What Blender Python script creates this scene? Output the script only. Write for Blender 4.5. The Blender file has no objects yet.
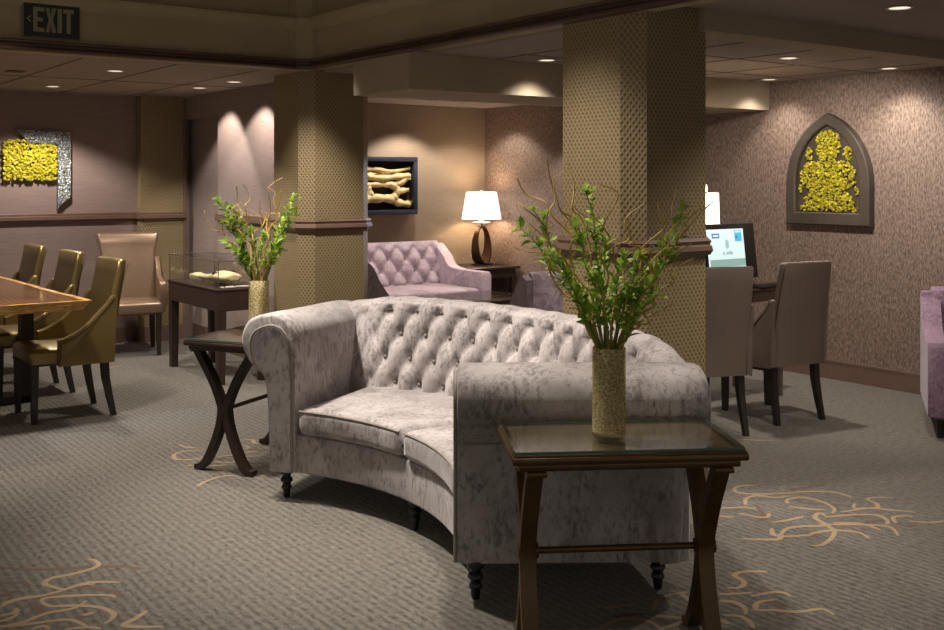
import bpy, bmesh, math, random
from mathutils import Vector, Matrix, noise
random.seed(7)
scene = bpy.context.scene
col = scene.collection
PI = math.pi
def R(d): return math.radians(d)

# ------------------------------------------------------------------ camera
cam_d = bpy.data.cameras.new('camera')
cam = bpy.data.objects.new('camera', cam_d); col.objects.link(cam)
cam.location = (0, 0, 1.48)
cam.rotation_euler = (R(90), 0, -math.atan(772/1060))
cam_d.sensor_width = 36; cam_d.lens = 1060/944*36
cam_d.shift_y = -(315-180)/944
cam_d.clip_end = 60
scene.camera = cam
scene.view_settings.view_transform = 'Standard'
scene.view_settings.look = 'None'
scene.view_settings.gamma = 1
scene.view_settings.use_curve_mapping = False
scene.view_settings.exposure = 1.3
scene.cycles.transparent_max_bounces = 24
# ------------------------------------------------------------------ world (dim light from the rest of the lobby)
w = bpy.data.worlds.new('world'); scene.world = w; w.use_nodes = True
w.node_tree.nodes['Background'].inputs[0].default_value = (1.0, .92, .82, 1)
w.node_tree.nodes['Background'].inputs[1].default_value = .125
WARM = (1.0, .80, .58); SOFTW = (1.0, .90, .80)
def spot(name, loc, to, energy, angle, blend=.6, size=.05, color=SOFTW):
    d = bpy.data.lights.new(name, 'SPOT'); d.energy = energy; d.spot_size = R(angle); d.spot_blend = blend
    d.shadow_soft_size = size; d.color = color
    o = bpy.data.objects.new(name, d); col.objects.link(o); o.location = loc
    v = Vector(to)-Vector(loc); o.rotation_euler = v.to_track_quat('-Z', 'Y').to_euler()
    return o
def area(name, loc, to, energy, sx, sy, color=WARM):
    d = bpy.data.lights.new(name, 'AREA'); d.energy = energy; d.shape = 'RECTANGLE'; d.size = sx; d.size_y = sy; d.color = color
    o = bpy.data.objects.new(name, d); col.objects.link(o); o.location = loc
    v = Vector(to)-Vector(loc); o.rotation_euler = v.to_track_quat('-Z', 'Y').to_euler()
    return o
# recessed lobby downlights over the seating group (set in the high coffer ceiling, above the frame)
spot('lobby_spot', (1.75, 4.95, 2.86), (2.35, 4.1, 0.4), 225, 66, .9, .09)
spot('lobby_spot', (2.30, 3.10, 2.86), (2.55, 3.15, 0.4), 80, 64, .9, .08)
spot('lobby_spot', (2.20, 3.95, 2.86), (3.5, 3.75, 1.15), 75, 44, .9, .10)
spot('lobby_spot', (1.60, 3.40, 2.86), (2.29, 2.42, 1.05), 60, 22, .9, .06)  # accent spot added to brighten the foreground vase and branches
spot('lobby_spot', (2.85, 5.70, 2.86), (3.45, 6.80, 0.8), 110, 45, .8, .05)
spot('lobby_spot', (2.0, 6.0, 2.86), (2.2, 5.4, 0.3), 60, 80, .9, .12)
spot('lobby_spot', (0.5, 5.2, 2.86), (0.6, 5.2, 0), 22, 100, .9, .12)
spot('lobby_spot', (1.1, 5.9, 2.86), (1.6, 6.7, 0), 105, 80, .9, .12)
spot('lobby_spot', (3.0, 1.9, 2.86), (4.5, 2.5, 0), 75, 74, .9, .12)

# ------------------------------------------------------------------ material helpers
def srgb(h):
    c = [int(h[i:i+2], 16)/255 for i in (0, 2, 4)]
    return tuple(x/12.92 if x <= .04045 else ((x+.055)/1.055)**2.4 for x in c)+(1,)
class NT:
    def __init__(s, name):
        s.m = bpy.data.materials.new(name); s.m.use_nodes = True
        s.t = s.m.node_tree; s.n = s.t.nodes; s.b = s.n['Principled BSDF']
    def new(s, ty, **k):
        x = s.n.new(ty)
        for a, v in k.items(): setattr(x, a, v)
        return x
    def link(s, a, b): s.t.links.new(a, b)
    def coord(s, scale=(1, 1, 1), rot=(0, 0, 0)):
        tc = s.new('ShaderNodeTexCoord'); mp = s.new('ShaderNodeMapping')
        mp.inputs['Scale'].default_value = scale; mp.inputs['Rotation'].default_value = rot
        s.link(tc.outputs['Object'], mp.inputs['Vector']); return mp.outputs[0]
    def noise(s, vec, scale, detail=3, rough=.55, dist=0):
        x = s.new('ShaderNodeTexNoise'); x.inputs['Scale'].default_value = scale; x.inputs['Detail'].default_value = detail
        x.inputs['Roughness'].default_value = rough; x.inputs['Distortion'].default_value = dist
        s.link(vec, x.inputs['Vector']); return x.outputs['Fac']
    def ramp(s, fac, stops):
        x = s.new('ShaderNodeValToRGB'); e = x.color_ramp.elements
        while len(e) < len(stops): e.new(.5)
        for k, (p, c) in enumerate(stops): e[k].position = p; e[k].color = srgb(c) if isinstance(c, str) else c
        s.link(fac, x.inputs[0]); return x.outputs[0]
    def mix(s, fac, a, b):
        x = s.new('ShaderNodeMixRGB')
        if isinstance(fac, (int, float)): x.inputs[0].default_value = fac
        else: s.link(fac, x.inputs[0])
        for k, v in ((1, a), (2, b)):
            if isinstance(v, str): x.inputs[k].default_value = srgb(v)
            elif isinstance(v, tuple): x.inputs[k].default_value = v
            else: s.link(v, x.inputs[k])
        return x.outputs[0]
    def math(s, op, a, b=None, c=None):
        x = s.new('ShaderNodeMath', operation=op)
        for k, v in ((0, a), (1, b), (2, c)):
            if v is None: continue
            if isinstance(v, (int, float)): x.inputs[k].default_value = v
            else: s.link(v, x.inputs[k])
        return x.outputs[0]
    def bump(s, h, strength=.4, dist=.01):
        x = s.new('ShaderNodeBump'); x.inputs['Strength'].default_value = strength; x.inputs['Distance'].default_value = dist
        s.link(h, x.inputs['Height']); s.link(x.outputs[0], s.b.inputs['Normal'])
    def set(s, col=None, rough=None, metal=None, **k):
        if col is not None:
            if isinstance(col, str): s.b.inputs['Base Color'].default_value = srgb(col)
            elif isinstance(col, tuple): s.b.inputs['Base Color'].default_value = col
            else: s.link(col, s.b.inputs['Base Color'])
        if rough is not None:
            if isinstance(rough, (int, float)): s.b.inputs['Roughness'].default_value = rough
            else: s.link(rough, s.b.inputs['Roughness'])
        if metal is not None: s.b.inputs['Metallic'].default_value = metal
        for a, v in k.items(): s.b.inputs[a.replace('_', ' ')].default_value = v
        return s.m
MAT = {}
def plain(name, c, rough=.5, metal=0, var=.12, scale=30, bump=0, **k):
    t = NT(name); v = t.coord(); n = t.noise(v, scale, 4)
    base = srgb(c); dk = tuple(x*(1-var) for x in base[:3])+(1,); lt = tuple(min(1, x*(1+var)) for x in base[:3])+(1,)
    c_ = t.ramp(n, [(.3, dk), (.7, lt)])
    if bump: t.bump(n, bump, .004)
    MAT[name] = t.set(c_, rough, metal, **k); return MAT[name]
def velvet(name, dark, mid, light, scale=9, sheen=.5, st=(1, 1, 1)):
    t = NT(name); v = t.coord(st)
    n1 = t.noise(v, scale, 7, .68, 1.0); n2 = t.noise(v, scale*7, 4, .7, .5)
    f = t.math('ADD', t.math('MULTIPLY', n1, .66), t.math('MULTIPLY', n2, .34))
    c = t.ramp(f, [(.36, dark), (.46, mid), (.58, light)])
    t.bump(f, .25, .012)
    m = t.set(c, .72, 0, Sheen_Weight=sheen, Sheen_Roughness=.4)
    MAT[name] = m; return m
def crushed(name, dark, mid, light):
    # crushed pile: soft light bloom broken by fine dark brush flecks
    t = NT(name); v = t.coord(); n1 = t.noise(v, 5, 3, .55, .4); v2 = t.coord((1, 1, .45)); n2 = t.noise(v2, 52, 7, .74, .35); n3 = t.noise(v, 7, 2)
    c = t.ramp(n1, [(.35, mid), (.62, light)])
    fl = t.math('SUBTRACT', n2, t.math('MULTIPLY', t.math('SUBTRACT', n3, .5), .35))
    c = t.mix(t.ramp(fl, [(.37, (.75, .75, .75, 1)), (.52, (0, 0, 0, 1))]), c, dark)
    t.bump(t.math('ADD', n2, n1), .22, .01)
    MAT[name] = t.set(c, .7, 0, Sheen_Weight=.4, Sheen_Roughness=.4)
crushed('sofa_velvet', '595250', '938b89', 'b0a8a7')
velvet('lavender_velvet', '806e78', '9d8a94', 'b6a3ac', 5, .5)
velvet('crushed_lavender', '7a6472', 'a08a98', 'cdbac6', 12, .6)
velvet('grey_velvet', '6d6468', '8a8084', '9c9296', 14, .3)
velvet('purple_tweed', '57404f', '7d6075', '9a7f93', 60, .3)
def leather(name, c, rough, metal, spec=.5):
    t = NT(name); v = t.coord(); n = t.noise(v, 60, 5); n2 = t.noise(v, 4, 2)
    b = srgb(c); t.bump(n, .08, .003)
    cc = t.ramp(n2, [(.3, tuple(x*.85 for x in b[:3])+(1,)), (.7, b)])
    MAT[name] = t.set(cc, rough, metal, Specular_IOR_Level=spec, Coat_Weight=.25 if metal else 0, Coat_Roughness=.25); return MAT[name]
leather('bronze_leather', '8c774a', .32, .65)
leather('tan_leather', '8a735e', .34, .45)
leather('taupe_fabric', '7c6c60', .6, 0)
plain('dark_wood', '2a1d17', .38, 0, .25, 20)
plain('chair_leg_wood', '2e2620', .4, 0, .2, 25)
plain('sofa_leg_black', '15120f', .3, 0, .1, 20)
plain('case_wood', '34241f', .45, 0, .15, 14)
plain('table_bronze', '5f482a', .36, .45, .25, 10)
plain('table_dark', '33241c', .36, .2, .2, 10)
plain('table_inlay', '857a69', .45, 0, .15, 6)
plain('button_velvet', '7b736b', .8, 0, .2, 60)
plain('piping_velvet', '8b837a', .8, 0, .2, 60)
plain('nail_brass', '4a381f', .3, .9, .1, 60)
plain('steel', '8b8378', .3, .9, .1, 20)
plain('black_plastic', '0e0d0d', .35, 0, .1, 20)
plain('bronze_metal', '4c392c', .3, .7, .2, 8)
plain('box_frame', '262a38', .5, 0, .2, 14)
plain('box_inside', '1c1613', .8, 0, .2, 14)
plain('gothic_frame', '463d34', .6, 0, .22, 6, .2)
plain('gothic_back', '4b4034', .7, 0, .2, 14)
plain('bone', 'f2dfb8', .55, 0, .3, 16, .3)
plain('pebble', 'd9d6cf', .5, 0, .2, 40)
plain('cushion_grey', '4b4547', .9, 0, .2, 40)
plain('trim_brown', '6a5245', .45, 0, .1, 8)
plain('trim_dark', '4f3a2e', .45, 0, .12, 8)
plain('beige_paint', 'a6987a', .75, 0, .08, 3)
plain('ceiling_paint', '9b8f87', .9, 0, .06, 2)
plain('ceiling_seam', '5c534c', .9, 0, .06, 2)
plain('soffit_paint', 'a3957f', .8, 0, .06, 2)
plain('cream_seat', 'a6a09a', .8)
plain('shade_cap', 'c9b08a', .4, .2)
plain('crystal', 'd8d4c8', .1, 0, .05)
plain('base_paint', '70594e', .5, 0, .1, 5)
plain('stem_green', '6b7f34', .6, 0, .25, 30)
plain('twig_gold', 'c6a45a', .6, 0, .3, 30)
plain('vent_grey', '4a433c', .8)
plain('speck_white', 'c9c2b4', .5)
def driftwood():
    t = NT('driftwood'); v = t.coord((1, 1, 1)); n = t.noise(v, 7, 5, .6, .6); g = t.noise(v, 5, 2)
    c = t.ramp(n, [(.3, 'a58a55'), (.5, 'd6bc84'), (.75, 'ecdcae')])
    c = t.mix(t.ramp(g, [(.62, (0, 0, 0, 1)), (.68, (1, 1, 1, 1))]), c, '9a9a35')
    t.bump(n, .4, .01); MAT['driftwood'] = t.set(c, .6)
driftwood()
def leafmat():
    t = NT('leaf'); v = t.coord(); n = t.noise(v, 14, 3)
    c = t.ramp(n, [(.3, '587f28'), (.5, '93b444'), (.72, 'cfdc74')])
    m = t.set(c, .42, 0); tl = t.new('ShaderNodeBsdfTranslucent'); t.link(c, tl.inputs[0]); mx = t.new('ShaderNodeMixShader'); mx.inputs[0].default_value = .42
    t.link(t.b.outputs[0], mx.inputs[1]); t.link(tl.outputs[0], mx.inputs[2]); t.link(mx.outputs[0], t.n['Material Output'].inputs[0]); MAT['leaf'] = m
leafmat()
def mossmat():
    t = NT('moss'); v = t.coord(); n = t.noise(v, 40, 4); n2 = t.noise(v, 260, 2)
    c = t.ramp(n, [(.3, '857a10'), (.5, 'b9ad1c'), (.72, 'd9d148')])
    t.bump(n2, .7, .01); MAT['moss'] = t.set(c, .85)
mossmat()
def mosaic():
    t = NT('mosaic'); v = t.coord()
    x = t.new('ShaderNodeTexVoronoi'); x.inputs['Scale'].default_value = 85; t.link(v, x.inputs['Vector'])
    c = t.ramp(x.outputs['Color'], [(.1, '3a3530'), (.3, '8d8f8c'), (.45, '5a5030'), (.6, 'a9b4bc'), (.75, '54697c'), (.9, 'd5d3c8')])
    t.bump(x.outputs['Distance'], .8, .01); MAT['mosaic'] = t.set(c, .18, .6)
mosaic()
def woodtop():
    t = NT('rosewood'); v = t.coord((3.2, .5, 3.2), (0, 0, R(8)))
    n = t.noise(v, 2.0, 4, .5, .4)
    wv = t.new('ShaderNodeTexWave', wave_type='BANDS', bands_direction='X'); wv.inputs['Scale'].default_value = 2.6
    wv.inputs['Distortion'].default_value = 5; wv.inputs['Detail'].default_value = 3; t.link(v, wv.inputs['Vector'])
    f = t.math('ADD', t.math('MULTIPLY', wv.outputs['Fac'], .6), t.math('MULTIPLY', n, .4))
    c = t.ramp(f, [(.25, '3a1f10'), (.45, '7a4a24'), (.6, '5a3118'), (.8, '9c6a34')])
    MAT['rosewood'] = t.set(c, .16, 0, Coat_Weight=.4, Coat_Roughness=.08)
    t = NT('sapwood'); v = t.coord((1, 1, 6)); n = t.noise(v, 9, 4, .6, 2)
    c = t.ramp(n, [(.35, '8a5e22'), (.5, 'cf9c44'), (.65, 'efce84')]); MAT['sapwood'] = t.set(c, .3)
woodtop()
def glassmat(name, tint, ior=1.5, rough=.02, dens=0.0):
    m = bpy.data.materials.new(name); m.use_nodes = True; nt = m.node_tree; nt.nodes.clear()
    out = nt.nodes.new('ShaderNodeOutputMaterial'); tr = nt.nodes.new('ShaderNodeBsdfTransparent'); gl = nt.nodes.new('ShaderNodeBsdfGlossy')
    fr = nt.nodes.new('ShaderNodeFresnel'); ge = nt.nodes.new('ShaderNodeNewGeometry'); ma = nt.nodes.new('ShaderNodeMath'); ma.operation = 'MULTIPLY_ADD'
    ma.inputs[1].default_value = 1/ior-ior; ma.inputs[2].default_value = ior      # same reflectance from either side of the sheet
    nt.links.new(ge.outputs['Backfacing'], ma.inputs[0]); nt.links.new(ma.outputs[0], fr.inputs['IOR'])
    mx = nt.nodes.new('ShaderNodeMixShader'); tr.inputs[0].default_value = srgb(tint); gl.inputs['Roughness'].default_value = rough
    nt.links.new(fr.outputs[0], mx.inputs[0]); nt.links.new(tr.outputs[0], mx.inputs[1]); nt.links.new(gl.outputs[0], mx.inputs[2])
    nt.links.new(mx.outputs[0], out.inputs[0]); MAT[name] = m
glassmat('pane_glass', 'fafaf6')
glassmat('table_glass', 'efeee8', 2.1)
glassmat('clear_plate', 'e4e6dc')
def edgeglass():
    t = NT('glass_edge'); MAT['glass_edge'] = t.set('56776a', .1, 0, Specular_IOR_Level=.9)
edgeglass()
def vasemat():
    # clear glass shot through with flecks of gold leaf
    m = bpy.data.materials.new('gold_fleck_glass'); m.use_nodes = True; nt = m.node_tree; L = nt.links.new
    b = nt.nodes['Principled BSDF']; out = nt.nodes['Material Output']
    tc = nt.nodes.new('ShaderNodeTexCoord')
    vo = nt.nodes.new('ShaderNodeTexVoronoi'); vo.inputs['Scale'].default_value = 260; L(tc.outputs['Object'], vo.inputs['Vector'])
    nz = nt.nodes.new('ShaderNodeTexNoise'); nz.inputs['Scale'].default_value = 120; L(tc.outputs['Object'], nz.inputs['Vector'])
    rp = nt.nodes.new('ShaderNodeValToRGB'); e = rp.color_ramp.elements
    e[0].position = .1; e[0].color = srgb('b39a50'); e[1].position = .7; e[1].color = srgb('f8ecbc')
    L(vo.outputs['Color'], rp.inputs[0]); L(rp.outputs[0], b.inputs['Base Color'])
    b.inputs['Metallic'].default_value = .25; b.inputs['Roughness'].default_value = .25
    bp = nt.nodes.new('ShaderNodeBump'); bp.inputs['Strength'].default_value = .9; bp.inputs['Distance'].default_value = .004
    L(vo.outputs['Distance'], bp.inputs['Height']); L(bp.outputs[0], b.inputs['Normal'])
    tr = nt.nodes.new('ShaderNodeBsdfTransparent'); tr.inputs[0].default_value = srgb('efe8c8')
    mx = nt.nodes.new('ShaderNodeMixShader')
    mr = nt.nodes.new('ShaderNodeMapRange'); mr.inputs[1].default_value = .35; mr.inputs[2].default_value = .6; mr.inputs[3].default_value = .30; mr.inputs[4].default_value = .78
    L(nz.outputs['Fac'], mr.inputs[0]); L(mr.outputs[0], mx.inputs[0]); L(tr.outputs[0], mx.inputs[1]); L(b.outputs[0], mx.inputs[2]); L(mx.outputs[0], out.inputs[0])
    MAT['gold_fleck_glass'] = m
vasemat()
def emis(name, c, s):
    m = bpy.data.materials.new(name); m.use_nodes = True; b = m.node_tree.nodes['Principled BSDF']
    b.inputs['Base Color'].default_value = tuple(x*.4 for x in srgb(c)[:3])+(1,) if name.startswith('screen') else srgb(c); b.inputs['Emission Color'].default_value = srgb(c); b.inputs['Emission Strength'].default_value = s
    b.inputs['Roughness'].default_value = .7
    MAT[name] = m
emis('lamp_shade_lit', 'fff1dc', .62)
emis('downlight_lens', 'ffeed8', .42)
emis('screen_white', 'd9f3f4', 0.29); emis('screen_band', '8fb3a8', 0.26); emis('screen_blue', '3f74b5', 0.29)
emis('screen_cyan', '4fb6dc', 0.29); emis('screen_grey', '9fc9c8', 0.27); emis('screen_dark', '6f9296', 0.22)
plain('exit_plate', '1d2620', .5, 0, .1, 10); plain('exit_letter', '8e866c', .6, 0, .05, 10); plain('exit_rim', '7b7765', .5)
# ---- wall coverings
def grass(name, dark, light):
    t = NT(name); v = t.coord((1.5, 1.5, 60)); n = t.noise(v, 4, 5, .6); v2 = t.coord(); n2 = t.noise(v2, 1.3, 2)
    c = t.ramp(n, [(.3, dark), (.7, light)]); c = t.mix(t.math('MULTIPLY', n2, .25), c, dark)
    t.bump(n, .25, .006); MAT[name] = t.set(c, .75, 0, Sheen_Weight=.15)
grass('grasscloth_mauve', '7a675f', '94807a')
grass('grasscloth_tan', '86735f', '9c8972')
def rain(name, dark, mid, light):
    t = NT(name); v = t.coord((1, 1, .38)); n = t.noise(v, 88, 2, .5, .4); n2 = t.noise(v, 20, 3)
    c = t.ramp(n, [(.36, dark), (.5, mid), (.64, light)]); t.bump(n, .55, .008)
    MAT[name] = t.set(c, t.ramp(n, [(.4, (.7, .7, .7, 1)), (.65, (.42, .42, .42, 1))]), 0)
rain('rain_wallpaper', '66554b', '7f6c60', '937f72')
def lattice(name, dark, light):
    # woven diamond lattice: two diagonal ribs along (face tangent, z)
    t = NT(name); tc = t.new('ShaderNodeTexCoord'); sp = t.new('ShaderNodeSeparateXYZ'); t.link(tc.outputs['Object'], sp.inputs[0])
    ge = t.new('ShaderNodeNewGeometry'); sn = t.new('ShaderNodeSeparateXYZ'); t.link(ge.outputs['True Normal'], sn.inputs[0])
    u = t.math('SUBTRACT', t.math('MULTIPLY', sn.outputs[0], sp.outputs[1]), t.math('MULTIPLY', sn.outputs[1], sp.outputs[0])); z = sp.outputs[2]
    K = 2*PI/.027
    a = t.math('SINE', t.math('MULTIPLY', t.math('ADD', u, t.math('MULTIPLY', z, .72)), K))
    b = t.math('SINE', t.math('MULTIPLY', t.math('SUBTRACT', u, t.math('MULTIPLY', z, .72)), K))
    f = t.math('MULTIPLY_ADD', t.math('MAXIMUM', a, b), .5, .5)
    n = t.noise(tc.outputs['Object'], 35, 3)
    f2 = t.math('ADD', t.math('MULTIPLY', f, .85), t.math('MULTIPLY', n, .15))
    c = t.ramp(f2, [(.35, dark), (.9, light)])
    t.bump(f, .5, .006); MAT[name] = t.set(c, .5, 0)
lattice('lattice_wallpaper', '6c5e46', '96835f')
def carpet():
    t = NT('carpet'); tc = t.new('ShaderNodeTexCoord'); sp = t.new('ShaderNodeSeparateXYZ'); t.link(tc.outputs['Object'], sp.inputs[0])
    row = t.math('SINE', t.math('MULTIPLY', sp.outputs[0], 2*PI/.036))
    mp = t.new('ShaderNodeMapping'); mp.inputs['Scale'].default_value = (34, 15, 1); t.link(tc.outputs['Object'], mp.inputs[0])
    dash = t.noise(mp.outputs[0], 2.0, 2, .6)
    fine = t.noise(tc.outputs['Object'], 260, 2, .7); big = t.noise(tc.outputs['Object'], 1.2, 2)
    f = t.math('ADD', t.math('MULTIPLY', row, .10), dash)
    f = t.math('ADD', f, t.math('MULTIPLY', t.math('SUBTRACT', fine, .5), .5))
    c = t.ramp(f, [(.27, '3c3832'), (.40, '58534b'), (.56, '6e6960'), (.78, '7e796e')])
    c = t.mix(t.math('MULTIPLY', big, .3), c, '58544c')
    t.bump(fine, .6, .006); MAT['carpet'] = t.set(c, .95, 0, Sheen_Weight=.2)
carpet()
plain('carpet_tan', '9c876a', .95, 0, .15, 160); plain('carpet_brown', '665246', .95, 0, .15, 160)

# ------------------------------------------------------------------ object helpers
def tag(o, label=None, cat=None, group=None, kind=None):
    if label: o['label'] = label
    if cat: o['category'] = cat
    if group: o['group'] = group
    if kind: o['kind'] = kind
    return o
def empty(name, loc, rz=0, label=None, cat=None, group=None):
    o = bpy.data.objects.new(name, None); col.objects.link(o); o.location = loc; o.rotation_euler = (0, 0, rz)
    o.empty_display_size = .1
    return tag(o, label, cat, group)
def obj(name, bm, mat, parent=None, smooth=True, angle=40):
    me = bpy.data.meshes.new(name); bmesh.ops.recalc_face_normals(bm, faces=bm.faces[:]); bm.to_mesh(me); bm.free()
    mats = mat if isinstance(mat, (list, tuple)) else [mat]
    for m in mats: me.materials.append(MAT[m])
    if smooth:
        me.polygons.foreach_set('use_smooth', [True]*len(me.polygons))
        try: me.set_sharp_from_angle(angle=R(angle))
        except Exception: pass
    o = bpy.data.objects.new(name, me); col.objects.link(o)
    if parent is not None: o.parent = parent
    return o
def copy_tree(o, parent=None):
    c = o.copy(); col.objects.link(c)
    if parent is not None: c.parent = parent
    for ch in list(o.children): copy_tree(ch, c)
    return c
def NB(): return bmesh.new()
def box(bm, x0, x1, y0, y1, z0, z1, bev=0, seg=2, M=None, mi=0):
    r = bmesh.ops.create_cube(bm, size=1)
    vs = r['verts']
    for v in vs:
        v.co = Vector((x0+(v.co.x+.5)*(x1-x0), y0+(v.co.y+.5)*(y1-y0), z0+(v.co.z+.5)*(z1-z0)))
    fs = list({f for v in vs for f in v.link_faces})
    for f in fs: f.material_index = mi
    if bev:
        es = list({e for v in vs for e in v.link_edges})
        r2 = bmesh.ops.bevel(bm, geom=es, offset=bev, segments=seg, profile=.5, affect='EDGES')
        vs = list({v for f in r2['faces'] for v in f.verts} | {v for v in vs if v.is_valid})
        for f in r2['faces']: f.material_index = mi
    if M is not None:
        for v in vs: v.co = M @ v.co
    return vs
def loft(bm, rings, caps=True, closed=True, mi=0, loop=False):
    vr = [[bm.verts.new(p) for p in r] for r in rings]; n = len(rings[0])
    pairs = list(zip(vr, vr[1:]))
    if loop: pairs.append((vr[-1], vr[0]))
    for a, b in pairs:
        for i in range(n if closed else n-1):
            j = (i+1) % n
            try: f = bm.faces.new((a[i], a[j], b[j], b[i])); f.material_index = mi
            except ValueError: pass
    if caps and closed and not loop:
        for r in (vr[0], vr[-1]):
            try: f = bm.faces.new(r); f.material_index = mi
            except ValueError: pass
    return vr
def spline(pts, n=6):
    P = [Vector(p) for p in pts]
    if len(P) < 3: return [P[0].lerp(P[-1], k/n) for k in range(n+1)]
    out = []
    for i in range(len(P)-1):
        p0 = P[max(i-1, 0)]; p1 = P[i]; p2 = P[i+1]; p3 = P[min(i+2, len(P)-1)]
        for k in range(n):
            t = k/n
            out.append(.5*((2*p1)+(p2-p0)*t+(2*p0-5*p1+4*p2-p3)*t*t+(3*p1-p0-3*p2+p3)*t**3))
    out.append(P[-1]); return out
def tube(bm, pts, r, n=8, mi=0, caps=True):
    pts = [Vector(p) for p in pts]; rings = []; up = None
    for i, p in enumerate(pts):
        t = (pts[min(i+1, len(pts)-1)]-pts[max(i-1, 0)])
        t = t.normalized() if t.length > 1e-9 else Vector((0, 0, 1))
        if up is None:
            up = Vector((0, 0, 1)) if abs(t.z) < .9 else Vector((1, 0, 0))
        a = t.cross(up)
        if a.length < 1e-6: a = t.orthogonal()
        a.normalize(); b = a.cross(t).normalized(); up = b
        rr = r[i] if isinstance(r, (list, tuple)) else r
        rings.append([p+a*math.cos(2*PI*k/n)*rr+b*math.sin(2*PI*k/n)*rr for k in range(n)])
    loft(bm, rings, caps, mi=mi)
def ribbon(bm, pts, wid, thick, side, mi=0):
    # rectangular bar following pts; 'side' = width direction
    pts = [Vector(p) for p in pts]; side = Vector(side).normalized(); rings = []
    for i, p in enumerate(pts):
        t = (pts[min(i+1, len(pts)-1)]-pts[max(i-1, 0)]).normalized(); nn = t.cross(side).normalized()
        w_ = wid[i] if isinstance(wid, list) else wid; h_ = thick[i] if isinstance(thick, list) else thick
        rings.append([p+side*w_/2*a+nn*h_/2*b for a, b in ((-1, -1), (1, -1), (1, 1), (-1, 1))])
    loft(bm, rings, mi=mi)
def lathe(bm, prof, c=(0, 0, 0), n=24, mi=0, caps=True, sx=1, sy=1):
    rings = [[Vector((c[0]+r*sx*math.cos(2*PI*k/n), c[1]+r*sy*math.sin(2*PI*k/n), c[2]+z)) for k in range(n)] for r, z in prof]
    loft(bm, rings, caps, mi=mi)
def prism(bm, poly, f0, f1, mi=0):
    # poly: list of 2-D points; f0,f1 map a 2-D point to 3-D at each end
    loft(bm, [[Vector(f0(p)) for p in poly], [Vector(f1(p)) for p in poly]], mi=mi)
def blob(bm, c, r, sub=1, sq=(1, 1, 1), jit=.15, mi=0):
    v = bmesh.ops.create_icosphere(bm, subdivisions=sub, radius=r)['verts']; ph = random.random()*50
    for x in v:
        d = x.co.copy(); k = 1+jit*noise.noise(d*(2.2/r)+Vector((ph, ph, 0)))
        x.co = Vector((c[0]+d.x*sq[0]*k, c[1]+d.y*sq[1]*k, c[2]+d.z*sq[2]*k))
    if mi:
        for f in {f for x in v for f in x.link_faces}: f.material_index = mi
def rrect(cx, cy, hx, hy, r, n=4):
    out = []
    for sx, sy, a0 in ((1, 1, 0), (-1, 1, 90), (-1, -1, 180), (1, -1, 270)):
        for k in range(n+1):
            a = R(a0+90*k/n); out.append((cx+sx*(hx-r)+r*math.cos(a), cy+sy*(hy-r)+r*math.sin(a)))
    return out
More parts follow.
